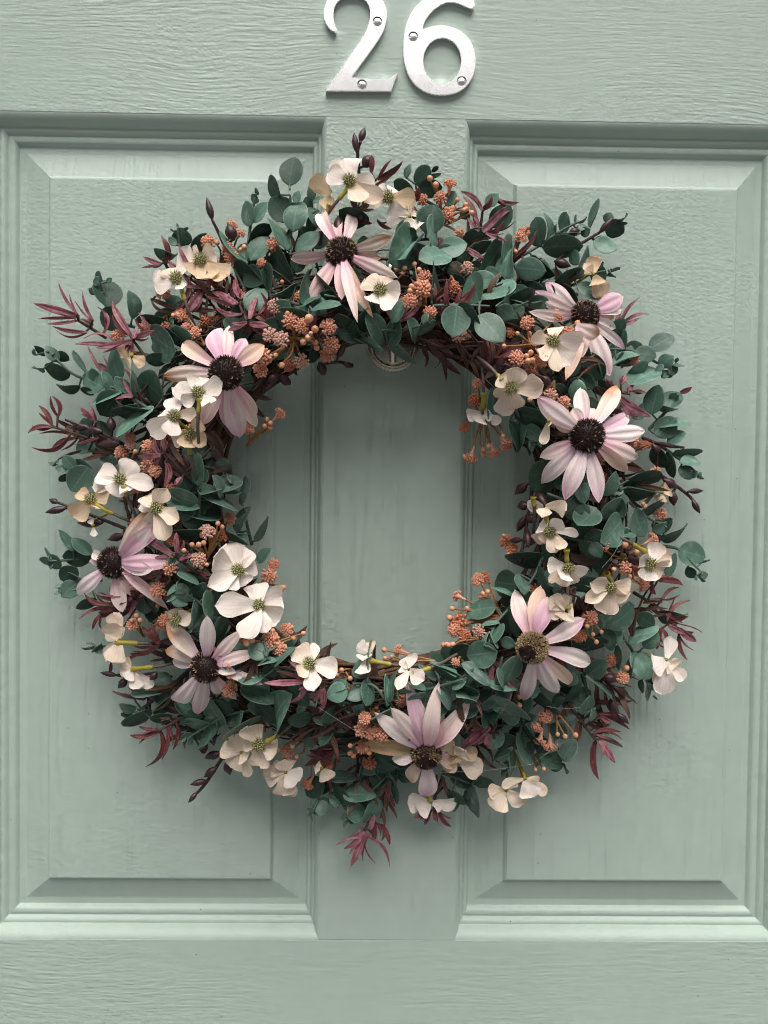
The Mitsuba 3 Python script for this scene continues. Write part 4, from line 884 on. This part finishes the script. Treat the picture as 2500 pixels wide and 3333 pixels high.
# low leaves that close the gaps between the sprigs
for k in range(56):
    a = k / 56 * 6.283 + jit(0.08)
    root = fresh('wreath__eucalyptus_sprig')
    r0, rr, h = 0.126 + jit(0.004), 0.156 + jit(0.016), (0.026, 0.040, 0.050, 0.056)[k % 4]
    P0, P1 = ring_point(a, r0, under(r0, h - 0.012)), ring_point(a + 0.25 * rng.choice([-1, 1]), rr, under(rr, h, 0.028))
    parts = [tube([P0, (P0 + P1) / 2 + [0, -0.004, 0], P1], 0.0012, 0.0008, 8, 5)]
    for j in range(5):
        t = 0.25 + 0.75 * j / 4
        b = P0 * (1 - t) + P1 * t + [0, -0.003, 0]
        ang = rng.uniform(0, 6.28)
        tip = b + np.array([math.cos(ang), rng.uniform(-0.2, 0.4), math.sin(ang)]) * rng.uniform(0.013, 0.020)
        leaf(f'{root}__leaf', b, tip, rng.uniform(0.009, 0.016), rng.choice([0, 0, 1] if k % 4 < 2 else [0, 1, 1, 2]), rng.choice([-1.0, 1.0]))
    put(f'{root}__stem', join(parts), 'sprig_stem')

for k in range(30):                                                 # and along the inner rim, save at the knocker and where the bare vine shows below
    a = k / 30 * 6.283 + jit(0.06)
    if abs(math.sin(a)) > 0.86:
        continue
    root = fresh('wreath__eucalyptus_sprig')
    s_ = rng.choice([-1, 1])
    P0, P1 = ring_point(a, 0.124, 0.026), ring_point(a + 0.16 * s_, 0.116 + jit(0.004), 0.044)
    parts = [tube([P0, (P0 + P1) / 2 + [0, -0.004, 0], P1], 0.0010, 0.0007, 8, 5)]
    for j in range(4):
        t = 0.3 + 0.7 * j / 3
        b = P0 * (1 - t) + P1 * t + [0, -0.002, 0]
        ang = a + rng.uniform(1.2, 4.2)
        tip = b + np.array([math.cos(ang), rng.uniform(-0.5, 0.1), math.sin(ang)]) * rng.uniform(0.010, 0.015)
        leaf(f'{root}__leaf', b, tip, rng.uniform(0.006, 0.011), rng.choice([0, 0, 1]), rng.choice([-1.0, 1.0]))
    put(f'{root}__stem', join(parts), 'sprig_stem')

# small sprigs nearer the surface, wherever no flower sits
busy = [(src(q[0], q[1], q[2]), 118.0) for q in CONES]
for q in BLOOMS:
    h_ = q[0].split(',')
    busy.append((src(h_[0], float(h_[1]), float(h_[2])), 78.0))
for q in FILLERS:
    for l in [z for z in q[2].split(';') if z]:
        busy.append((src(q[0], *map(float, l.split(',')[:2])), 36.0))
placed = 0
while placed < 84:
    a, rr = rng.uniform(0, 6.283), rng.uniform(0.122, 0.196)
    px_ = RING + np.array([math.cos(a), -math.sin(a)]) * rr / S * 1.10
    if any(np.linalg.norm(px_ - c) < lim for c, lim in busy):
        continue
    placed += 1
    root = fresh('wreath__eucalyptus_sprig')
    h = max(depth(px_) - rng.uniform(0.006, 0.014), 0.014)
    P1 = world(px_, h)
    P0 = world(RING + (px_ - RING) * 0.86, max(h - 0.018, 0.012))
    parts = [tube([P0, (P0 + P1) / 2 + [0, -0.002, 0], P1], 0.0010, 0.0007, 8, 5)]
    for j in range(4):
        b = P0 + (P1 - P0) * (0.45 + 0.18 * j)
        ang = a + (-1) ** j * rng.uniform(0.5, 1.5) + jit(0.3)
        tip = b + np.array([math.cos(ang), rng.uniform(-0.5, 0.15), math.sin(ang)]) * rng.uniform(0.010, 0.017)
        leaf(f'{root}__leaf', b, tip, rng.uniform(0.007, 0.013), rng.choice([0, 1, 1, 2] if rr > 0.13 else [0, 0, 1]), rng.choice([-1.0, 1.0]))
    put(f'{root}__stem', join(parts), 'sprig_stem')

# --- slender sprigs
for tile, stem, leaves in SLENDERS:
    root = fresh('wreath__slender_sprig')
    sp = [nums(q) for q in stem.split()]
    cp = spline(sp, 16)
    cw = np.array([at(tile, x, y, -0.006 + 0.008 * i / 15) for i, (x, y) in enumerate(cp)])
    parts = [tube(cw[::3], 0.0013, 0.0009, 14, 5)]
    for l in leaves.split(';'):
        q = l.split(',')
        bx, by, tx, ty, w = map(float, q[:5])
        seed += 1
        r = np.random.default_rng(seed)
        lv = {'p': 0.006, 'r': 0.001, 'b': -0.004, 'd': -0.007}[q[5]] + jit(0.003)
        b, t = at(tile, bx, by, lv - 0.001), at(tile, tx, ty, lv + jit(0.004))
        i = int(np.argmin(((cp - [bx, by]) ** 2).sum(1)))
        if np.linalg.norm(b - cw[i]) < 0.03:
            parts.append(tube([cw[i], (cw[i] + b) / 2 + [0, -0.0006, 0], b + (t - b) * 0.05], 0.0008, 0.0007, 6, 5))
        width = tpx(w, tile, (bx + tx) / 2, (by + ty) / 2, lv)
        v, f, uv = blade(b, t, width * 0.84, p_slim, roll=r.uniform(-0.5, 0.5), bend=r.uniform(-0.03, 0.06), curl=r.uniform(-0.05, 0.12), cup=r.uniform(0.25, 0.5), side=-float(q[6]),
                         ribs=0.10, wave=0.015, twist=r.uniform(-0.6, 0.6), thick=0.0006, nu=14, nv=7, seed=seed)
        put(f'{root}__slender_leaf', (v, f), SLIM[q[5]], uv=uv)
        if w < 24:
            continue
        turn = r.choice([-1, 1]) * r.uniform(0.2, 0.5)                                     # a thinner strand from the same joint
        e = (t - b) * r.uniform(0.55, 0.85)
        e = np.array([e[0] * math.cos(turn) - e[2] * math.sin(turn), e[1] + r.uniform(-0.004, 0.002), e[0] * math.sin(turn) + e[2] * math.cos(turn)])
        v, f, uv = blade(b - [0, -0.001, 0], b + e, width * r.uniform(0.35, 0.6), p_slim, roll=r.uniform(-0.8, 0.8), bend=r.uniform(-0.05, 0.08), curl=r.uniform(0, 0.2), cup=0.4, side=r.uniform(-0.16, 0.16),
                         ribs=0.1, twist=r.uniform(-0.8, 0.8), thick=0.0005, nu=12, nv=5, seed=seed + 7000)
        put(f'{root}__slender_leaf', (v, f), SLIM[q[5] if r.random() < 0.6 else 'b' if q[5] in 'bd' else 'r'], uv=uv)
    put(f'{root}__stem', join(parts), 'twig_dark')

# wispy slender sprigs tucked in between the leaves, out to the rim
placed = 0
while placed < 52:
    a, rr = rng.uniform(0, 6.283), rng.uniform(0.122, 0.205)
    px_ = RING + np.array([math.cos(a), -math.sin(a)]) * rr / S * 1.08
    if any(np.linalg.norm(px_ - c) < lim for c, lim in busy):
        continue
    placed += 1
    root = fresh('wreath__slender_sprig')
    h = max(depth(px_) - rng.uniform(0.004, 0.014), 0.014)
    P1 = world(px_, h)
    P0 = world(RING + (px_ - RING) * 0.88, max(h - 0.014, 0.012))
    parts = [tube([P0, (P0 + P1) / 2 + [0, -0.002, 0], P1], 0.0010, 0.0008, 8, 5)]
    kind = rng.choice(['slender_pink', 'slender_red', 'slender_red', 'slender_brown', 'slender_brown'])
    for j in range(6):
        seed += 1
        r = np.random.default_rng(seed)
        b = P0 + (P1 - P0) * (0.35 + 0.13 * j)
        ang = a + (-1) ** j * r.uniform(0.15, 0.9)
        tip = b + np.array([math.cos(ang), r.uniform(-0.5, 0.2), math.sin(ang)]) * r.uniform(0.014, 0.026)
        v, f, uv = blade(b, tip, r.uniform(0.0018, 0.0040), p_slim, roll=r.uniform(-0.8, 0.8), bend=r.uniform(-0.05, 0.08), curl=r.uniform(0, 0.2), cup=0.4, side=r.uniform(-0.16, 0.16), ribs=0.1,
                         twist=r.uniform(-0.8, 0.8), thick=0.0005, nu=12, nv=5, seed=seed)
        put(f'{root}__slender_leaf', (v, f), kind, uv=uv)
    put(f'{root}__stem', join(parts), 'twig_dark')

# --- seed-bud twigs
BUDP = [(0, 0.16), (0.06, 0.34), (0.2, 0.74), (0.38, 1.0), (0.58, 0.94), (0.78, 0.58), (0.92, 0.22), (1, 0.02)]
for tile, stem, buds in BUDS:
    root = fresh('wreath__seed_bud_twig')
    sp = [nums(q) for q in stem.split()]
    cp = spline(sp, 16)
    cw = np.array([at(tile, x, y, -0.003 + 0.006 * i / 15) for i, (x, y) in enumerate(cp)])
    parts = [tube(cw[::3], 0.0013, 0.0010, 14, 6)]
    for l in buds.split(';'):
        bx, by, tx, ty, w = nums(l)
        lv = 0.003 + jit(0.002)
        b, t = at(tile, bx, by, lv), at(tile, tx, ty, lv + jit(0.003))
        i = int(np.argmin(((cp - [bx, by]) ** 2).sum(1)))
        if np.linalg.norm(b - cw[i]) < 0.03:
            parts.append(tube([cw[i], (cw[i] + b) / 2, b + (t - b) * 0.08], 0.0009, 0.0009, 5, 5))
        put(f'{root}__seed_bud', lathe_along(b, t, tpx(w, tile, bx, by, lv) * 0.92, BUDP, 12, 0.06, rng.uniform(0, 1)), 'seed_bud')
    put(f'{root}__stem', join(parts), 'seed_bud')

# --- filler flowers: bunches of little pegged blooms and berries
def bloom_mesh(c, n, r, sidewise, sd):
    q = np.random.default_rng(sd)
    n = unit(n)
    x = unit(np.cross(n, [0.3, 0.1, 0.9]))
    y = np.cross(n, x)
    parts = []
    prof = [(0, 0.5), (0.55, 0.6), (0.80, 0.88), (0.94, 0.75), (1.0, 0.2)]
    m = 46
    for i in range(m):
        th = math.acos(1 - (i + 0.5) / m * 1.04)
        ph = i * 2.39996 + q.uniform(-0.25, 0.25)
        d = math.cos(th) * n + math.sin(th) * (math.cos(ph) * x + math.sin(ph) * y)
        ln = r * q.uniform(0.90, 1.06) * (0.74 + 0.26 * math.sin(th))
        parts.append(lathe_along(c + d * r * 0.25, c + d * ln, r * 0.30, prof, 5, 0, ph))
    parts.append(lathe_along(c - n * r * (1.5 if sidewise else 0.9), c + n * r * 0.45, r * 1.3, [(0, 0.22), (0.3, 0.30), (0.6, 0.50), (0.85, 0.85), (1, 0.4)], 8))
    return join(parts)


for tile, foot, blooms, berries in FILLERS:
    root = fresh('wreath__filler_spray')
    fx, fy = nums(foot)
    F0 = at(tile, fx, fy, -0.012)
    parts = []
    for l in [q for q in blooms.split(';') if q]:
        q = l.split(',')
        x, y, r = map(float, q[:3])
        lv = 0.0015 + jit(0.0025) - (0.006 if 'd' in q[3] else 0)
        c = at(tile, x, y, lv)
        rad = tpx(r, tile, x, y, lv) * 1.08
        outward = unit(c - F0)
        n = unit(outward * 1.6 + unit(CAM - c) * 0.35) if 's' in q[3] else unit(unit(CAM - c) * 1.5 + outward * 0.6 + np.array([jit(0.5), 0, jit(0.5)]))
        seed += 1
        put(f'{root}__bloom', bloom_mesh(c, n, rad, 's' in q[3], seed), {'p': 'bloom_peach', 'd': 'bloom_deep', 'l': 'bloom_pale'}[q[3][0]], smooth=45)
        e = c - n * rad * (1.3 if 's' in q[3] else 0.8)
        parts.append(tube([F0, (F0 * 0.45 + e * 0.55) + np.array([jit(0.002), 0.001, jit(0.002)]), e], 0.0009, 0.0007, 10, 5))
    for l in [q for q in berries.split(';') if q]:
        x, y, r = nums(l)
        lv = 0.006 + jit(0.003)
        c = at(tile, x, y, lv)
        rad = tpx(r, tile, x, y, lv) * 1.08
        d = unit(c - F0)
        put(f'{root}__berry', lathe_along(c - d * rad, c + d * rad * 1.05, rad * 2, [(0, 0.2), (0.08, 0.5), (0.25, 0.86), (0.5, 1.0), (0.75, 0.87), (0.93, 0.48), (1, 0.12)], 10), 'berry_peach')
        e = c - d * rad * 0.9
        parts.append(tube([F0, F0 * 0.4 + e * 0.6 + np.array([jit(0.003), 0.001, jit(0.003)]), e], 0.0008, 0.0006, 10, 5))
    put(f'{root}__stem', join(parts), 'bloom_stem')

# sprays set deeper between the leaves
for k in range(26):
    a = k / 26 * 6.283 + jit(0.1)
    root = fresh('wreath__filler_spray')
    F0 = ring_point(a, 0.128, 0.022)
    mr = rng.uniform(0.126, 0.172)
    mid = ring_point(a + jit(0.10), mr, under(mr, rng.uniform(0.050, 0.062), 0.020))
    parts = []
    for j in range(4):
        c = mid + np.array([jit(0.011), jit(0.005), jit(0.011)])
        n = unit(unit(CAM - c) + np.array([jit(0.6), 0, jit(0.6)]))
        seed += 1
        rad = rng.uniform(0.0040, 0.0052)
        put(f'{root}__bloom', bloom_mesh(c, n, rad, False, seed), rng.choice(['bloom_peach', 'bloom_deep', 'bloom_peach', 'bloom_pale']), smooth=45)
        e = c - n * rad * 0.8
        parts.append(tube([F0, F0 * 0.4 + e * 0.6 + np.array([jit(0.002), 0.001, jit(0.002)]), e], 0.0009, 0.0007, 8, 5))
    for j in range(4):
        c = mid + np.array([jit(0.014), jit(0.006), jit(0.014)])
        d = unit(c - F0)
        rad = rng.uniform(0.0014, 0.0020)
        put(f'{root}__berry', lathe_along(c - d * rad, c + d * rad * 1.05, rad * 2, [(0, 0.2), (0.08, 0.5), (0.25, 0.86), (0.5, 1.0), (0.75, 0.87), (0.93, 0.48), (1, 0.12)], 10), 'berry_peach')
        e = c - d * rad * 0.9
        parts.append(tube([F0, F0 * 0.4 + e * 0.6 + np.array([jit(0.003), 0.001, jit(0.003)]), e], 0.0008, 0.0006, 8, 5))
    put(f'{root}__stem', join(parts), 'bloom_stem')

# --- white and cream blossom
COLOURS = {'w': 'white', 'c': 'cream', 'h': 'peach'}
for head, petals, tubepx in BLOOMS:
    q = head.split(',')
    tile, (x, y, show, lx, ly, up) = q[0], map(float, q[1:])
    root = fresh('wreath__blossom')
    lift = up / 1000 + 0.006
    c = at(tile, x, y, lift)
    n = unit(unit(CAM - c) + lx * np.array([1, 0, 0]) + ly * np.array([0, 0, -1]))
    P = [p.split(',') for p in petals.split(';')]
    for i, p in enumerate(P):
        tx, ty, w, dr_ = float(p[0]), float(p[1]), float(p[2]), float(p[4])
        seed += 1
        r = np.random.default_rng(seed)
        lv = lift - dr_ / 1000 + 0.0022 + jit(0.0006)
        t = at(tile, tx, ty, lv)
        ax = unit(t - c)
        width = tpx(w, tile, tx, ty, lv)
        face = unit(unit(CAM - c) * 0.55 + n * 0.6)
        v, f, uv = blade(c + ax * 0.0012 - n * 0.0006, t, width * 1.0, p_dog, roll=r.uniform(-0.22, 0.22), bend=r.uniform(-0.27, -0.06), curl=r.uniform(0.0, 0.42), cup=r.uniform(0.0, 0.5),
                         side=r.uniform(-0.04, 0.04), ribs=0.012, wave=r.uniform(0.03, 0.085), twist=r.uniform(-0.8, 0.8), notch=r.uniform(0.0, 0.09), ragged=0.018, nu=15, nv=13, seed=seed, face=face)
        put(f'{root}__petal', (v, f), BLOSSOM[p[3]], uv=uv)
    if show:
        R = tpx(44, tile, x, y, lift)
        xx = unit(np.cross(n, [0.3, 0.1, 0.9]))
        yy = np.cross(n, xx)
        spikes, pearls = [lathe_along(c - n * R * 0.4, c + n * R * 0.5, R * 1.5, [(0, 0.5), (0.5, 1.0), (0.8, 0.8), (1, 0.1)], 10)], []
        for i in range(150):
            th = math.acos(1 - (i + 0.5) / 150 * 0.98)
            ph = i * 2.39996
            d = math.cos(th) * n + math.sin(th) * (math.cos(ph) * xx + math.sin(ph) * yy)
            ln = R * rng.uniform(0.85, 1.35) * (1.0 + 0.15 * math.sin(th))
            d2 = unit(d + np.array([jit(0.25), jit(0.25), jit(0.25)]))
            spikes.append(lathe_along(c + d * R * 0.4, c + d * R * 0.4 + d2 * ln * 0.62, R * 0.085, [(0, 1), (0.6, 0.8), (1, 0.1)], 3))
        for i in range(22):
            th = math.acos(1 - (i + 0.5) / 22 * 0.55)
            ph = i * 2.39996 + 0.5
            d = math.cos(th) * n + math.sin(th) * (math.cos(ph) * xx + math.sin(ph) * yy)
            pearls.append(ball(c + d * R * 0.80, R * 0.105, 1))
        put(f'{root}__stamens', join(spikes), 'stamen_green', smooth=False)
        put(f'{root}__pollen_beads', join(pearls), 'stamen_pearl')
    if tubepx:
        x0, y0, x1, y1 = nums(tubepx)
        e0, e1 = at(tile, x0, y0, lift - 0.001), at(tile, x1, y1, lift - 0.003)
        s0 = e0 + (e1 - e0) * -0.35
        put(f'{root}__calyx', lathe_along(s0, e1, tpx(36, tile, x0, y0, lift), [(0, 0.9), (0.12, 1.15), (0.25, 0.85), (0.5, 0.72), (0.8, 0.8), (0.93, 0.82), (1, 0.5)], 12), 'calyx_yellow')
        dd = unit(e1 - e0)
        put(f'{root}__stem', tube([e1 - dd * 0.001, e1 + dd * 0.008 + [0, 0.002, 0], e1 + dd * 0.020 + [0, 0.012, 0]], 0.0011, 0.0010, 8, 6), 'flower_stem')
    else:
        put(f'{root}__stem', tube([c - n * 0.0005, c - n * 0.008, c - n * 0.018 + (world(RING, 0.03) - c) * 0.05], 0.0012, 0.0010, 8, 6), 'calyx_yellow')
    kinds = [COLOURS[p[3]] for p in P]
    main = max(set(kinds), key=kinds.count)

# --- coneflowers
for tile, x, y, R0, lx, ly, up, gold, words, petals in CONES:
    root = fresh('wreath__coneflower')
    labels[root] = {'label': 'pale pink ' + words}
    lift = up / 1000
    c = at(tile, x, y, lift)
    R = tpx(R0, tile, x, y, lift) * 1.0
    n = unit(unit(CAM - c) + lx * np.array([1, 0, 0]) + ly * np.array([0, 0, -1]))
    xx = unit(np.cross(n, [0.3, 0.1, 0.9]))
    yy = np.cross(n, xx)
    for i, l in enumerate(petals.split(';')):
        p = l.split(',')
        tx, ty, w, dr_ = float(p[0]), float(p[1]), float(p[2]), float(p[4])
        seed += 1
        r = np.random.default_rng(seed)
        lv = lift - 0.005 - dr_ / 1000 * 0.9 - 0.0006 * (i % 3)
        t = at(tile, tx, ty, lv)
        c2 = c - n * (0.0045 + 0.0006 * (i % 3) + max(dr_, 0) * 0.00025)
        ax = unit(t - c2)
        b = c2 + ax * R * 0.62 if len(p) < 6 else at(tile, float(p[5]), float(p[6]), lv)
        width = tpx(w, tile, (x + tx) / 2, (y + ty) / 2, lv)
        face = unit(unit(CAM - c) * 0.6 + n * 0.5)
        v, f, uv = blade(b, t, width * 0.98, p_daisy, roll=r.uniform(-0.28, 0.28), bend=r.uniform(0.02, 0.10), curl=r.uniform(-0.08, 0.26), cup=r.uniform(-0.15, 0.60), side=r.uniform(-0.03, 0.03),
                         ribs=r.uniform(0.05, 0.10), wave=r.uniform(0.005, 0.025), twist=r.uniform(-0.4, 0.4), ragged=0.03, nu=18, nv=13, seed=seed, face=face)
        put(f'{root}__petal', (v, f), DAISY[p[3]], uv=uv)
    dome = [(np.vstack([c - n * 0.004 + (math.sin(th) * R * 0.88) * (np.cos(a)[:, None] * xx + np.sin(a)[:, None] * yy) + n * (0.72 * R * math.cos(th)) for th in np.linspace(1.9, 0.05, 9)]), None)
            for a in [np.arange(20) * 2 * np.pi / 20]][0][0]
    gi, gj = np.meshgrid(np.arange(8), np.arange(20), indexing='ij')
    k1, k2 = (gi * 20 + gj).ravel(), (gi * 20 + (gj + 1) % 20).ravel()
    dark, bright = [(dome, np.vstack([np.stack([k1, k2, k2 + 20], 1), np.stack([k1, k2 + 20, k1 + 20], 1)]))], []
    M = 760
    hole = n if gold < 0.9 and gold != 0.62 else unit(n + np.array([-0.42, 0, -0.45]) if gold > 0.9 else n + np.array([0, 0, -0.95]))
    for i in range(M):
        th = math.acos(1 - (i + 0.5) / M * 1.12)
        ph = i * 2.39996
        d = math.cos(th) * n + math.sin(th) * (math.cos(ph) * xx + math.sin(ph) * yy)
        base = c - n * 0.004 + (d - n * (d @ n)) * R * 0.86 + n * (d @ n) * R * 0.70
        ln = R * rng.uniform(0.13, 0.24)
        d2 = unit(d + np.array([jit(0.3), jit(0.3), jit(0.3)]))
        spec = rng.random()
        away = math.acos(max(min(d @ hole, 1), -1))
        g = gold if gold < 0.6 else gold * (1.0 if away > (0.62 if gold > 0.9 else 0.75) else 0.03)
        if spec < g * (0.85 if gold >= 0.6 else (0.25 + 0.6 * (th / 1.6))):
            bright.append(lathe_along(base, base + d2 * ln * (0.95 if gold < 0.6 else 0.85), R * 0.075, [(0, 0.7), (0.6, 1.0), (1, 0.5)], 4, 0, ph))
        else:
            dark.append(lathe_along(base, base + d2 * ln, R * 0.055, [(0, 1), (0.5, 0.9), (1, 0.25)], 3, 0, ph))
    put(f'{root}__cone', join(dark), 'cone_dark', smooth=False)
    put(f'{root}__seed_specks', join(bright), 'cone_gold', smooth=False)
    put(f'{root}__stem', tube([c - n * 0.005, c - n * 0.016, c - n * 0.024 + (world(RING, 0.03) - c) * 0.06], 0.0016, 0.0013, 8, 6), 'sprig_stem')

# --- spider silk spun between the flowers
labels['cobweb'] = {'label': 'fine strands of spider silk strung across the lower flowers of the wreath', 'category': 'cobweb'}
for tile, a, b in (('G', (160, 650), (705, 965)), ('G', (850, 1040), (1440, 992)), ('G', (1440, 992), (1610, 835)), ('H', (700, 920), (900, 925)), ('E', (940, 1010), (1060, 840))):
    p0, p1 = at(tile, *a, 0.012), at(tile, *b, 0.012)
    put('cobweb__strand', tube([p0, (p0 + p1) / 2 + [0, -0.001, -0.0012], p1], 0.00005, 0.00005, 12, 4), 'silk')
